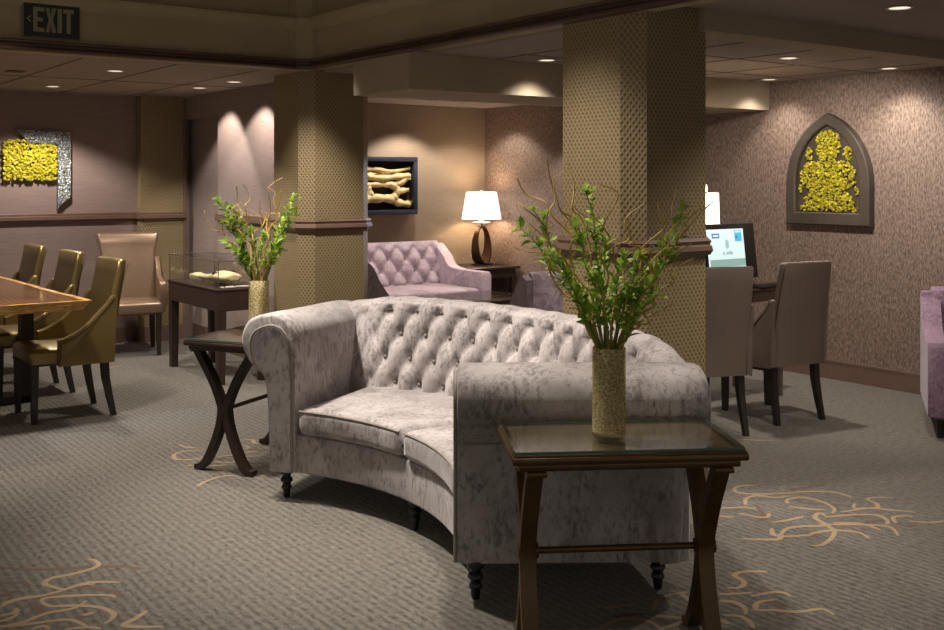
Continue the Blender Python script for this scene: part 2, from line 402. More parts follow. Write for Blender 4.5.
# ------------------------------------------------------------------ the room
def struct(name, bm, mat, smooth=False): return tag(obj(name, bm, mat, None, smooth), kind='structure')
def sbox(name, mat, *b, bev=0):
    bm = NB(); box(bm, *b, bev=bev); return struct(name, bm, mat)
SWIRL_TAN = [[(4.13,3.35),(4.05,3.38),(3.98,3.34),(3.99,3.28),(4.08,3.21),(4.19,3.16)],[(4.2,3.16),(4.3,3.1),(4.35,3.04),(4.34,2.95)],[(3.85,3.17),(3.93,3.23),(4.01,3.23),(4.05,3.16),(4.13,3.14)],[(4.02,3.07),(4.08,3.11),(4.16,3.08),(4.17,2.99),(4.13,2.9),(4.06,2.86)],[(3.72,3.2),(3.81,3.15),(3.84,3.1)],[(3.73,3.11),(3.75,3.03),(3.79,3.0),(3.84,3.03)],[(3.63,3.13),(3.67,3.08)],[(3.74,2.94),(3.82,2.92),(3.92,2.91)],[(3.99,3.04),(4.04,2.95),(4.08,2.91)],[(4.49,2.84),(4.42,2.89),(4.37,2.89),(4.35,2.83),(4.29,2.79),(4.25,2.82),(4.21,2.85),(4.27,2.89)],[(4.11,2.85),(4.26,2.81),(4.32,2.73),(4.38,2.65)],[(4.01,2.86),(4.02,2.9),(3.95,2.87),(3.92,2.81),(3.87,2.72),(3.79,2.67),(3.68,2.64),(3.64,2.66)],[(3.95,2.78),(4.04,2.7),(4.03,2.6)],[(3.99,2.85),(4.13,2.79),(4.2,2.73),(4.17,2.66),(4.12,2.63)],[(3.88,2.8),(4.01,2.71),(4.1,2.61),(4.03,2.52)],[(3.68,2.89),(3.62,2.83),(3.66,2.78),(3.75,2.74)],[(3.64,2.81),(3.58,2.79),(3.47,2.88)],[(3.63,2.81),(3.74,2.85),(3.84,2.81),(3.89,2.77)],[(3.75,2.75),(3.87,2.72),(3.93,2.64),(3.9,2.57)],[(4.17,2.62),(4.23,2.67),(4.3,2.65),(4.3,2.62)],[(4.24,2.6),(4.29,2.54),(4.36,2.51)],[(3.26,2.58),(3.19,2.63),(3.13,2.63),(3.11,2.57),(3.06,2.54),(3.01,2.56)],[(2.94,2.54),(3.01,2.5),(3.05,2.48)],[(3.02,2.46),(3.11,2.44),(3.14,2.41),(3.13,2.38)],[(3.07,2.39),(3.01,2.41),(2.97,2.4),(2.94,2.37),(2.98,2.34),(3.04,2.28),(3.12,2.25),(3.13,2.23),(3.12,2.19)],[(2.9,2.5),(2.93,2.46),(2.92,2.41),(2.88,2.37)],[(2.81,2.41),(2.85,2.37),(2.84,2.32),(2.81,2.28)],[(2.78,2.39),(2.77,2.35)],[(2.52,2.7),(2.59,2.67),(2.65,2.65)],[(2.65,2.58),(2.72,2.63),(2.78,2.64),(2.87,2.62)],[(2.62,2.54),(2.68,2.48)],[(2.55,2.46),(2.65,2.45),(2.69,2.46)],[(2.4,2.58),(2.51,2.59),(2.57,2.53),(2.56,2.46)],[(2.83,2.67),(2.83,2.61),(2.81,2.56)],[(1.22,4.22),(1.24,4.2),(1.24,4.14),(1.2,4.11),(1.12,4.1),(1.05,4.1),(1.02,4.06),(1.03,4.03),(1.06,3.97),(1.12,3.97),(1.17,3.95)],[(0.98,3.95),(1.06,3.96),(1.14,3.98),(1.19,3.96),(1.25,3.91)],[(0.84,3.93),(0.9,3.96),(0.98,3.95),(1.04,3.95)],[(0.85,3.96),(0.92,3.97),(0.99,3.95)],[(0.97,3.9),(0.99,3.92),(1.06,3.89),(1.13,3.85),(1.18,3.81),(1.19,3.78)],[(0.97,3.9),(0.98,3.84),(1.04,3.8),(1.1,3.75),(1.13,3.7),(1.14,3.64),(1.12,3.6),(1.09,3.58)],[(0.82,3.85),(0.86,3.85),(0.88,3.86),(0.88,3.89)],[(0.81,3.8),(0.85,3.81),(0.88,3.84)],[(0.8,3.76),(0.87,3.75),(0.96,3.78),(1.04,3.77),(1.1,3.81)],[(1.05,3.69),(1.09,3.69)],[(1.24,3.6),(1.19,3.56),(1.14,3.53),(1.17,3.49),(1.24,3.44)],[(0.8,3.75),(0.9,3.72),(0.99,3.69),(1.02,3.65),(1.04,3.57)],[(0.88,3.67),(0.92,3.68),(0.93,3.64)],[(0.97,3.61),(1.04,3.58),(1.07,3.54)],[(2.16,5.75),(2.18,5.67),(2.22,5.62)],[(2.23,5.56),(2.16,5.59),(2.09,5.58),(2.05,5.53),(2.04,5.46),(2.08,5.42),(2.16,5.4),(2.21,5.37)],[(1.94,4.92),(2.0,4.97),(2.09,5.01),(2.17,4.99)],[(2.26,4.9),(2.35,4.93)],[(2.46,5.65),(2.54,5.62),(2.52,5.54),(2.54,5.5)],[(2.43,5.54),(2.46,5.48),(2.42,5.44)],[(2.24,5.38),(2.31,5.36),(2.36,5.3),(2.44,5.26)],[(2.04,5.3),(2.11,5.27),(2.15,5.22),(2.21,5.2)],[(2.18,5.3),(2.24,5.23),(2.3,5.24)],[(2.35,5.43),(2.39,5.38),(2.46,5.37)],[(4.78,4.0),(4.84,3.93),(4.96,3.83)],[(2.59,8.43),(2.66,8.46),(2.74,8.49)]]
SWIRL_BROWN = [[(4.13,3.1),(4.09,3.03),(4.18,2.94),(4.23,2.86)],[(3.89,3.14),(3.77,3.0),(3.71,2.99)],[(4.15,2.92),(4.11,2.79),(4.15,2.73)],[(4.01,2.71),(4.16,2.67),(4.17,2.59)],[(3.77,2.79),(3.74,2.7)],[(3.03,2.4),(3.02,2.33),(2.96,2.3)],[(2.61,2.53),(2.6,2.45)],[(4.2,3.2),(4.42,3.15)],[(4.16,2.57),(4.22,2.55)],[(2.5,2.63),(2.6,2.58)],[(0.93,4.33),(1.02,4.24),(1.12,4.18),(1.21,4.13),(1.32,4.06),(1.34,4.0)],[(0.89,4.16),(0.95,4.13),(0.97,4.08)],[(1.05,3.98),(1.13,3.94),(1.2,3.84),(1.2,3.78)],[(0.95,3.91),(0.94,3.87),(0.95,3.8),(1.0,3.78)],[(1.02,3.67),(1.09,3.69)],[(0.86,4.03),(0.93,4.05)],[(2.13,5.23),(2.17,5.17),(2.24,5.15)],[(2.09,5.12),(2.16,5.08),(2.21,5.03)],[(2.31,5.21),(2.35,5.13),(2.41,5.14)],[(2.44,5.45),(2.48,5.37),(2.53,5.38)],[(2.21,5.33),(2.26,5.33)]]

def stroke(bm, pts, wid, z, mi):
    P = spline([(x, y, z) for x, y in pts], 8); prev = None; n = len(P)
    for i, p in enumerate(P):
        t = (P[min(i+1, n-1)]-P[max(i-1, 0)])
        if t.length < 1e-6: continue
        t.normalize(); s = Vector((-t.y, t.x, 0)); k = wid*(.55+.45*math.sin(PI*min(1, i/(n-1)*.9+.1)))
        k *= .85+.3*noise.noise(p*9)
        a, b = bm.verts.new(p+s*k/2), bm.verts.new(p-s*k/2)
        if prev: bm.faces.new((prev[0], a, b, prev[1])).material_index = mi
        prev = (a, b)
bm = NB()
box(bm, -3, 7, -2, 9.85, -.1, 0)
for k, s in enumerate(SWIRL_BROWN): stroke(bm, s, .03, .0003+.00001*k, 2)
for k, s in enumerate(SWIRL_TAN): stroke(bm, s, .026, .0006+.00001*k, 1)
fl = bpy.data.meshes.new('floor'); bm.to_mesh(fl); bm.free()
for m in ('carpet', 'carpet_tan', 'carpet_brown'): fl.materials.append(MAT[m])
o = bpy.data.objects.new('floor', fl); col.objects.link(o); tag(o, kind='structure')

sbox('wall_back', 'grasscloth_mauve', -3, 3.82, 9.7, 9.85, 0, 2.4)
bm = NB()                                                   # partition with a papered-over recess near the corner
box(bm, 3.67, 3.82, 7.25, 8.825, 0, 2.4); box(bm, 3.67, 3.82, 8.825, 9.7, 2.05, 2.4); box(bm, 3.75, 3.82, 8.825, 9.7, 0, 2.05)
struct('wall_partition', bm, 'grasscloth_mauve')
sbox('wall_alcove', 'grasscloth_tan', 3.82, 6.82, 9.13, 9.28, 0, 2.4)
sbox('wall_right', 'rain_wallpaper', 6.82, 6.97, -2, 9.28, 0, 2.4)
sbox('baseboard_back', 'base_paint', -3, 3.23, 9.682, 9.7, 0, .14)
bm = NB(); box(bm, 3.735, 3.75, 8.83, 9.58, 0, .14); box(bm, 3.652, 3.67, 7.35, 8.825, 0, .14); struct('baseboard_partition', bm, 'base_paint')
bm = NB(); box(bm, 6.803, 6.82, -2, 9.11, 0, .13); box(bm, 6.8, 6.82, -2, 9.11, .122, .14); struct('baseboard_right', bm, 'base_paint')
sbox('baseboard_alcove', 'base_paint', 3.82, 6.80, 9.112, 9.13, 0, .14)
def rail_bar(bm, x0, x1, y0, y1):       # moulded chair rail: a fat bead under a thin lip
    box(bm, x0, x1, y0, y1, 1.125, 1.165, .006); box(bm, x0+.006, x1-.006, y0+.006, y1-.006, 1.165, 1.185, .004)
bm = NB(); rail_bar(bm, -3, 3.24, 9.665, 9.72); struct('trim_1', bm, 'trim_brown')
bm = NB(); rail_bar(bm, 3.635, 3.69, 7.3, 8.822); struct('trim_2', bm, 'trim_brown')
# engaged pilaster in the dining corner
bm = NB(); box(bm, 3.25, 3.66, 9.59, 9.72, 0, 2.3); struct('wall_pilaster', bm, 'lattice_wallpaper')
bm = NB(); rail_bar(bm, 3.225, 3.67, 9.555, 9.7); struct('trim_3', bm, 'trim_brown')
bm = NB(); box(bm, 3.24, 3.67, 9.573, 9.7, 0, .14); box(bm, 3.645, 3.675, 9.578, 9.7, .14, 2.05); struct('trim_4', bm, 'base_paint')
# free-standing chamfered columns
def octo(x0, y0, s, c, g=0):
    x0 -= g; y0 -= g; s += 2*g; c += g*.59
    return [(x0+c, y0), (x0+s-c, y0), (x0+s, y0+c), (x0+s, y0+s-c), (x0+s-c, y0+s), (x0+c, y0+s), (x0, y0+s-c), (x0, y0+c)]
def column(nm, x0, y0, s, ztop, k):
    bm = NB(); prism(bm, octo(x0, y0, s, .088), lambda p: (p[0], p[1], 0), lambda p: (p[0], p[1], ztop)); struct('wall_column_'+nm, bm, 'lattice_wallpaper')
    bm = NB()
    R_ = [[Vector((p[0], p[1], z)) for p in octo(x0, y0, s, .088, g)] for z, g in ((1.115, -.01), (1.118, .022), (1.14, .036), (1.16, .03), (1.168, .02), (1.185, .028), (1.2, .012), (1.2, -.01))]
    loft(bm, R_); struct('trim_%d' % k, bm, 'trim_brown')
    bm = NB(); prism(bm, octo(x0, y0, s, .088, .014), lambda p: (p[0], p[1], 0), lambda p: (p[0], p[1], .14)); struct('baseboard_column_'+nm, bm, 'base_paint')
column('near', 3.462, 3.497, .578, 2.62, 5)
column('far', 3.44, 6.735, .57, 2.28, 6)
# ceilings
bm = NB(); box(bm, -3, 3.67, 6.85, 9.85, 2.25, 2.4)
for x in (-1.1, -.5, .1, .7, 1.3, 1.95, 2.56, 3.16): box(bm, x-.006, x+.006, 6.86, 9.7, 2.247, 2.251, mi=1)
box(bm, -3, 3.67, 8.27, 8.282, 2.247, 2.251, mi=1)
struct('ceiling_dining', bm, ['ceiling_paint', 'ceiling_seam'])
bm = NB(); box(bm, 3.6, 7, 3.64, 6.85, 2.25, 2.4); box(bm, 3.67, 7, 6.85, 9.28, 2.25, 2.4)
for x in (4.1, 4.71, 5.32, 5.93, 6.54): box(bm, x-.005, x+.005, 3.66, 5.37, 2.247, 2.251, mi=1)
for y in (3.84, 4.45, 5.06): box(bm, 4.06, 6.81, y-.005, y+.005, 2.247, 2.251, mi=1)
struct('ceiling_alcove', bm, ['ceiling_paint', 'ceiling_seam'])
sbox('ceiling_entry', 'ceiling_paint', 3.6, 7, -2, 3.46, 2.3, 2.4)
sbox('ceiling_beam', 'soffit_paint', 3.9, 6.82, 3.46, 3.64, 2.2, 2.4)
sbox('ceiling_coffer', 'beige_paint', -3, 3.5, -2, 6.75, 2.9, 3.0)
bm = NB(); box(bm, 3.45, 6.82, 5.38, 6.05, 2.03, 2.262); struct('ceiling_soffit', bm, 'soffit_paint')
# the raised coffer's fascia and its mouldings
bm = NB(); box(bm, -3, 3.5, 6.70, 6.85, 2.252, 3.0); struct('wall_fascia_back', bm, 'beige_paint')
bm = NB(); box(bm, 3.447, 3.6, -2, 6.75, 2.264, 3.0); struct('wall_fascia_right', bm, 'beige_paint')
bm = NB(); prism(bm, [(3.30, 6.72), (3.30, 6.685), (3.352, 6.685), (3.435, 6.602), (3.435, 6.55), (3.47, 6.55), (3.47, 6.72)], lambda p: (p[0], p[1], 2.26), lambda p: (p[0], p[1], 2.95)); struct('wall_fascia_corner', bm, 'beige_paint')
def mould(name, prof, mat):
    # profile (out, z) run along the back fascia, across the chamfered corner and on along the right fascia
    bm = NB(); rings = []
    for px, py, nx, ny in ((-3, 6.70, 0, -1), (3.36, 6.70, -.414, -1), (3.45, 6.61, -1, -.414), (3.45, -2, -1, 0)):
        rings.append([Vector((px+nx*o_, py+ny*o_, z)) for o_, z in prof])
    loft(bm, rings); return struct(name, bm, mat)
mould('trim_7', [(-.01, 2.25), (.03, 2.25), (.045, 2.258), (.045, 2.27), (.03, 2.28), (.03, 2.295), (.05, 2.302), (.055, 2.312), (.04, 2.318), (-.01, 2.318)], 'trim_dark')
mould('trim_8', [(-.01, 2.515), (.012, 2.515), (.02, 2.53), (.035, 2.55), (.05, 2.575), (.055, 2.60), (-.01, 2.605)], 'beige_paint')
# ------------------------------------------------------------------ curved tufted sofa
SC = (-1.7, 0.0)            # centre of the sofa's curve, in the sofa's own frame
def pol(r, th, z): return Vector((SC[0]+r*math.cos(th), SC[1]+r*math.sin(th), z))
sofa = empty('curved_sofa', (2.811, 3.77, 0), 0, 'curved button-tufted sofa in mottled silver-beige crushed velvet with rolled arms', 'sofa')
TH = R(35.2)
def ring_rrect(r0, r1, z0, z1, rad, n=4): return rrect((r0+r1)/2, (z0+z1)/2, (r1-r0)/2, (z1-z0)/2, rad, n)
bm = NB(); N = 48
loft(bm, [[pol(p[0], -TH+.006+(2*TH-.012)*k/N, p[1]) for p in ring_rrect(1.285, 2.07, .13, .308, .012)] for k in range(N+1)])
obj('seat_base', bm, 'sofa_velvet', sofa)
# seat cushions
def seat_cushion(t0, t1):
    bm = NB(); rings = []; n = 30; rc = .05
    for k in range(n+1):
        th = t0+(t1-t0)*k/n; s = min(th-t0, t1-th)*1.55
        sh = 0 if s >= rc else rc-math.sqrt(max(0, rc*rc-(rc-s)**2))
        ring = []
        for r_, z_ in ring_rrect(1.262+sh*.4, 1.93, .31+sh*.5, .43-sh, .034, 6):
            u = (r_-1.265)/.66; q = math.sin(PI*min(1, max(0, u)))*math.sin(PI*k/n)
            if z_ > .39: z_ += .022*q**.5
            z_ += .003*noise.noise(Vector((r_*6, th*9, 1)))
            ring.append(pol(r_, th, z_))
        rings.append(ring)
    loft(bm, rings); c = obj('seat_cushion', bm, 'sofa_velvet', sofa, angle=70)
    for zz in (.42,):
        bm = NB(); tube(bm, [pol(1.268, t0+.012+(t1-t0-.024)*k/24, zz) for k in range(25)], .0055, 6); obj('piping', bm, 'piping_velvet', c)
seat_cushion(R(-29.9), R(-.15)); seat_cushion(R(.15), R(29.9))
# backrest: diamond tufting pressed into a rolled back
AS, BS = .150, .118
def tuft(u, z):
    zz = z-.815
    p = u/AS+zz/(2*BS); q = -u/AS+zz/(2*BS)
    a = abs(math.sin(PI*p)); b = abs(math.sin(PI*q))
    f = .45*(a*b)**.6+.35*min(a, b)**.85+.2
    # round pit at the nearest button
    pi_, qi = round(p), round(q); du = (p-pi_-(q-qi))*AS/2; dz = (p-pi_+q-qi)*BS
    f -= .75*math.exp(-(du*du+dz*dz)/(2*.024**2))
    return f
BP = [(1.87, .36), (1.885, .45), (1.90, .55), (1.925, .65), (1.95, .74), (1.965, .80), (1.975, .833), (1.99, .856), (2.02, .872), (2.055, .875), (2.085, .862), (2.10, .835), (2.095, .79), (2.08, .74), (2.075, .60), (2.075, .30), (2.06, .14), (1.98, .135), (1.95, .30)]
def resample(poly, n):
    P = [Vector(p+(0,)) for p in poly]+[Vector(poly[0]+(0,))]; L = [0]
    for a, b in zip(P, P[1:]): L.append(L[-1]+(b-a).length)
    out = []
    for k in range(n):
        s = L[-1]*k/n; i = max(j for j in range(len(L)) if L[j] <= s+1e-9); i = min(i, len(P)-2)
        t = (s-L[i])/(L[i+1]-L[i]); q = P[i].lerp(P[i+1], t); out.append((q.x, q.y))
    return out
def smooth_poly(p): return [(v.x, v.y) for v in spline([(a, b, 0) for a, b in p], 6)]
prof = smooth_poly(BP[:14]); prof = [prof[0]]+prof[1:]
PR = prof+BP[14:]
def dense(p):
    out = []
    for a, b in zip(p, p[1:]+p[:1]):
        d = math.hypot(b[0]-a[0], b[1]-a[1]); n = max(1, int(d/.0135)) if a[0] < 1.99 and a[1] > .34 and b[0] < 1.99 else 1
        for k in range(n): out.append((a[0]+(b[0]-a[0])*k/n, a[1]+(b[1]-a[1])*k/n))
    return out
PR = dense(PR)
bm = NB(); rings = []; N = 200; TB = R(36.0)
for k in range(N+1):
    th = -TB+2*TB*k/N; e = min(th+TB, TB-th)*2.0; rings.append([])
    er = 1 if e > .07 else math.sqrt(max(0, 1-(1-e/.07)**2))
    for r_, z_ in PR:
        d = 0
        if r_ < 1.99 and z_ > .36:
            u = th*1.93; fade = 1 if z_ < .80 else max(0, 1-(z_-.80)/.075)
            side = min(1, max(0, (R(29.5)-abs(th))/R(2.5)))
            f = tuft(u, min(z_, .815+.03))
            if z_ > .815: f = f*fade+(.62+.25*abs(math.sin(PI*u/AS))**.6)*(1-fade)
            d = (.038*f-.006)*(.25+.75*side)*(1 if z_ > .40 else (z_-.36)/.04)
        zz = z_ if z_ < .80 else .80+(z_-.80)*(.35+.65*er)
        if r_ > 1.9 and z_ > .845: zz += .004*math.sin(PI*th*1.93/AS)**2
        rr = r_-d
        if z_ > .6: zz -= .045*max(0, min(1, (abs(th)-R(25))/R(10)))**1.5*min(1, (z_-.6)/.2)
        if er < 1: rr = 1.98+(rr-1.98)*(.55+.45*er)
        rings[-1].append(pol(rr, th, zz))
loft(bm, rings)
back = obj('backrest', bm, 'sofa_velvet', sofa, angle=80)
def rad_at(z):
    for (r0, z0), (r1, z1) in zip(BP[:7], BP[1:7]):
        if z0 <= z <= z1: return r0+(r1-r0)*(z-z0)/(z1-z0)
    return 1.96
for j in range(4):
    z = .815-j*BS
    for i in range(-7, 8):
        u = (i+(.5 if j % 2 else 0))*AS; th = u/1.93
        if abs(th) > R(28.6): continue
        bm = NB(); c = pol(rad_at(z)+.019, th, z); blob(bm, c, .0125, 2, (1, 1, 1), 0); obj('button', bm, 'button_velvet', back)
# rolled arms
def arm_profile(s):
    # (outward t, z); inner face at t<0
    pts = [(-.125, .135), (-.125, .50), (-.128, .66), (-.118, .745), (-.08, .805), (-.02, .835), (.055, .83), (.125, .80), (.16, .742), (.152, .685), (.115, .635), (.07, .60), (.036, .565), (.02, .51), (.010, .40), (0, .135)]
    a = [(v.x, v.y) for v in spline([(t, z, 0) for t, z in pts[1:-1]], 5)]
    return [pts[0]]+a+[pts[-1]]
for s in (-1, 1):
    th = s*R(35.0 if s < 0 else 36.0); tv = Vector((-math.sin(th), math.cos(th), 0))*s; rv = Vector((math.cos(th), math.sin(th), 0)); c0 = Vector((SC[0], SC[1], 0))
    pr = arm_profile(s); bm = NB(); rings = []
    for k, (rr, sc) in enumerate([(1.268, .93), (1.274, .975), (1.288, 1)]+[(1.288+.075*i, 1) for i in range(1, 10)]+[(2.02, 1), (2.06, .985), (2.078, .95), (2.088, .88)]):
        ring = []
        for t, z in pr:
            tt = -.06+(t+.06)*sc; zc = .135+(z-.135)*(1 if z < .6 else 1-(1-sc)*.35)+(.024*max(0, z-.6)/.23*max(0, 2.1-rr)/.8 if s > 0 else 0)
            w_ = .003*noise.noise(Vector((rr*7, t*9, z*9)))
            ring.append(c0+rv*(rr+(.045*max(0, rr-1.75)/.33*min(1, max(0, (z-.58)/.08)) if rr > 1.75 else 0))+tv*(tt+w_)+Vector((0, 0, zc+w_)))
        rings.append(ring)
    loft(bm, rings); arm = obj('arm', bm, 'sofa_velvet', sofa, angle=50)
    bm = NB(); cx, cz = -.03, .5
    inn = [(cx+(t-cx)*(.82-.12*max(0, min(1, (z-.55)/.15))), .70+(z-.70)*.78 if z > .70 else z) for t, z in pr]
    f0 = lambda p: c0+rv*1.272+tv*p[0]+Vector((0, 0, p[1]))
    f1 = lambda p: c0+rv*1.256+tv*(cx+(p[0]-cx)*.95)+Vector((0, 0, .145+(p[1]-.145)*.99))
    prism(bm, inn, f0, f1); pan = obj('arm_facing', bm, 'sofa_velvet', arm, angle=30)
    bm = NB(); tube(bm, [c0+rv*1.263+tv*t+Vector((0, 0, z)) for t, z in inn], .0065, 6); obj('piping', bm, 'piping_velvet', pan)
    bm = NB(); tube(bm, [c0+rv*(1.29+.78*i/8)+tv*.037+Vector((0, 0, .562)) for i in range(9)], .004, 6); obj('seam', bm, 'piping_velvet', arm)
LEGP = [(.030, .135), (.034, .125), (.034, .112), (.022, .106), (.020, .098), (.030, .088), (.032, .076), (.022, .066), (.020, .060), (.027, .050), (.027, .042), (.019, .034), (.019, .018), (.015, .0)]
for rr, dg in ((1.335, -34), (1.335, 34), (1.335, 0), (2.0, -32), (2.0, 32), (2.0, 0)):
    bm = NB(); lathe(bm, [(r_*.9, z) for r_, z in LEGP][::-1], pol(rr, R(dg), 0), 16); obj('leg', bm, 'sofa_leg_black', sofa)

# ------------------------------------------------------------------ glass-topped cross-leg end tables
def end_table(name, loc, rz, label, wood):
    t = empty(name, loc, rz, label, 'table', 'glass-topped end tables either side of the sofa')
    t.scale = (1, 1, 1.018); L, W, H = .358, .208, .665
    bm = NB(); box(bm, -L, L, -W, W, .628, .652, .008); box(bm, -L+.02, L-.02, -W+.02, W-.02, .606, .63, .006); box(bm, -L+.006, L-.006, -W+.006, W-.006, .65, .656); obj('tabletop', bm, wood, t)
    bm = NB(); box(bm, -L+.03, L-.03, -W+.03, W-.03, .655, .6566); obj('inlay', bm, 'table_inlay', t, False)
    bm = NB(); box(bm, -L+.01, L-.01, -W+.01, W-.01, .659, .667, .002); g = obj('glass_top', bm, ['table_glass', 'glass_edge'], t, False)
    for p in g.data.polygons:
        if abs(p.normal.z) < .5: p.material_index = 1
    bar = []
    for ex in (-L+.075, L-.075):
        for sg in (-1, 1):
            off = .014*sg
            # a leg sweeps in from the top, crosses at mid height and kicks out at the foot
            pts = spline([(ex+off*.3, sg*.172, .606), (ex+off*.3, sg*.150, .57), (ex+off*.3, sg*.078, .46), (ex+off*.3, sg*.026, .35), (ex+off*.3, sg*.018, .30), (ex+off*.3, sg*.040, .20), (ex+off*.3, sg*.095, .08), (ex+off*.3, sg*.140, .022), (ex+off*.3, sg*.180, .017)], 5)
            n = len(pts); wd = [.05]*n; th_ = [.034 if i < n-6 else .032-.014*(i-(n-6))/6 for i in range(n)]
            bm = NB(); ribbon(bm, pts, wd, th_, (1, 0, 0)); box(bm, ex-.03, ex+.03, sg*.168-.035, sg*.168+.03, .592, .608, .004)
            obj('leg', bm, wood, t, True, 35)
        bm = NB(); tube(bm, [(ex-.032, 0, .315), (ex+.032, 0, .315)], .024, 16); obj('boss', bm, wood, t)
    bm = NB(); tube(bm, [(-L+.08, 0, .315), (L-.08, 0, .315)], .0105, 10); obj('stretcher', bm, wood, t)
    return t
end_table('end_table', (2.336, 2.4325, 0), R(-31), 'bronze cross-leg end table with green glass top in the foreground beside the right sofa arm', 'table_bronze')
end_table('end_table', (2.395, 5.215, 0), R(30), 'dark cross-leg end table with glass top behind the left sofa arm', 'table_dark')

# ------------------------------------------------------------------ vases and their branches
def vase(loc, label):
    t = empty('glass_vase', loc, 0, label, 'vase', 'gold-flecked cylinder vases')
    bm = NB(); r = .052
    rings = [[(rr*math.cos(2*PI*k/40), rr*math.sin(2*PI*k/40), z) for k in range(40)] for rr, z in ((r, .016), (r, .05), (r, .12), (r, .2), (r, .275), (r-.002, .279), (r-.005, .275), (r-.005, .2), (r-.005, .12), (r-.005, .02))]
    loft(bm, rings, True); obj('vase_body', bm, 'gold_fleck_glass', t, angle=60)
    bm = NB(); lathe(bm, [(r-.004, 0), (r, .003), (r, .016), (r-.004, .018)], n=40); obj('glass_foot', bm, 'clear_plate', t)
    return t
rgt = Vector((.8083, -.5887, 0)); dep = Vector((.5887, .8083, 0))
def leaf(bm, p, d, up, ln, wd):
    d = d.normalized(); s = d.cross(up)
    if s.length < 1e-4: s = d.orthogonal()
    s.normalize(); n = s.cross(d).normalized()
    v = [bm.verts.new(q) for q in (p, p+d*ln*.3+s*wd*.42+n*wd*.18, p+d*ln*.62+s*wd*.46+n*wd*.16, p+d*ln-n*wd*.15, p+d*ln*.62-s*wd*.46+n*wd*.16, p+d*ln*.3-s*wd*.42+n*wd*.18, p+d*ln*.32, p+d*ln*.64)]
    for f in ((0, 1, 6), (1, 2, 7, 6), (2, 3, 7), (0, 6, 5), (6, 7, 4, 5), (7, 3, 4)): bm.faces.new([v[i] for i in f])
def bouquet(loc, label, leafy, twigs, seed, lsize):
    rnd = random.Random(seed)
    t = empty('branch_bouquet', loc, 0, label, 'plant', 'leafy branches with curly willow in vases')
    zt = .28
    def path(dx, dz, dy, bow, curl=0):
        a = rnd.uniform(0, 2*PI); base = Vector((.022*math.cos(a), .022*math.sin(a), .022))
        lean = Vector((dx, 0, 0)); neck = rgt*(max(-.036, min(.036, dx*.18)))+dep*(max(-.03, min(.03, dy*.2)))+Vector((0, 0, zt-.01))
        pts = [base, base.lerp(neck, .5), neck]; end = rgt*dx+dep*dy+Vector((0, 0, zt+dz))
        m = 5 if not curl else 8
        for k in range(1, m+1):
            f = k/m; p = neck.lerp(end, f); p += Vector((0, 0, 1))*bow*math.sin(PI*f)
            if curl and k < m+1: p += (rgt*rnd.uniform(-1, 1)+dep*rnd.uniform(-1, 1)+Vector((0, 0, rnd.uniform(-.7, .7))))*curl*min(1, f*1.6)
            else: p += (rgt*rnd.uniform(-1, 1)+dep*rnd.uniform(-1, 1))*.012
            pts.append(p)
        return spline(pts, 6)
    for dx, dz, dy, nl in leafy:
        P = path(dx, dz, dy, .05*rnd.uniform(.2, 1)); n = len(P)
        bm = NB(); tube(bm, P, [.0042-.0028*i/n for i in range(n)], 6); st = obj('leafy_stem', bm, 'stem_green', t)
        bm = NB()
        for q in range(nl):
            f = .40+.60*((q+rnd.random())/nl)**.85; i = min(n-2, int(f*(n-1))); p = P[i].lerp(P[i+1], rnd.random()); ax = (P[i+1]-P[i]).normalized()
            a = rnd.uniform(0, 2*PI); o1 = ax.orthogonal().normalized(); o2 = ax.cross(o1)
            side = o1*math.cos(a)+o2*math.sin(a); d = ax*rnd.uniform(.25, 1.0)+side*rnd.uniform(.5, 1.0)
            ln = lsize*rnd.uniform(.65, 1.25); leaf(bm, p+side*.004, d, Vector((rnd.uniform(-.5, .5), rnd.uniform(-.5, .5), 1)), ln, ln*rnd.uniform(.48, .62))
            if rnd.random() < .5:
                d2 = ax*rnd.uniform(.3, 1)-side*rnd.uniform(.4, 1); leaf(bm, p, d2, Vector((rnd.uniform(-.5, .5), .3, 1)), ln*.9, ln*.5)
        obj('leaves', bm, 'leaf', st, angle=80)
    for dx, dz, dy in twigs:
        P = path(dx, dz, dy, .03, .034); n = len(P)
        bm = NB(); tube(bm, P, [.0052-.0034*i/n for i in range(n)], 5)
        i = int(n*rnd.uniform(.55, .75)); b0 = P[i]; e = b0+(rgt*rnd.uniform(-.6, .9)*(1 if dx > 0 else -1)+Vector((0, 0, rnd.uniform(.1, .9))))*.13
        B = spline([b0, b0.lerp(e, .35)+rgt*rnd.uniform(-.02, .02)+Vector((0, 0, .012)), b0.lerp(e, .7)+rgt*rnd.uniform(-.025, .025), e], 5)
        tube(bm, B, [.0028-.0016*k/len(B) for k in range(len(B))], 5)
        obj('curly_twig', bm, 'twig_gold', t)
    return t
S = 3.3/1060
va = vase((2.287, 2.416, .6817), 'gold-flecked glass cylinder vase on the foreground end table')
leafy1 = [(-80*S, 137*S, -.05, 34), (-86*S, 118*S, .06, 34), (-60*S, 92*S, -.08, 36), (-22*S, 157*S, .02, 39), (-35*S, 120*S, -.09, 34), (-8*S, 118*S, .07, 31), (12*S, 95*S, -.06, 31), (36*S, 90*S, .05, 34),
          (78*S, 140*S, .0, 36), (62*S, 108*S, -.07, 34), (52*S, 84*S, .08, 31), (-45*S, 66*S, .05, 31), (25*S, 62*S, -.04, 31), (-18*S, 70*S, -.1, 34), (8*S, 60*S, .1, 28), (40*S, 55*S, -.1, 26)]
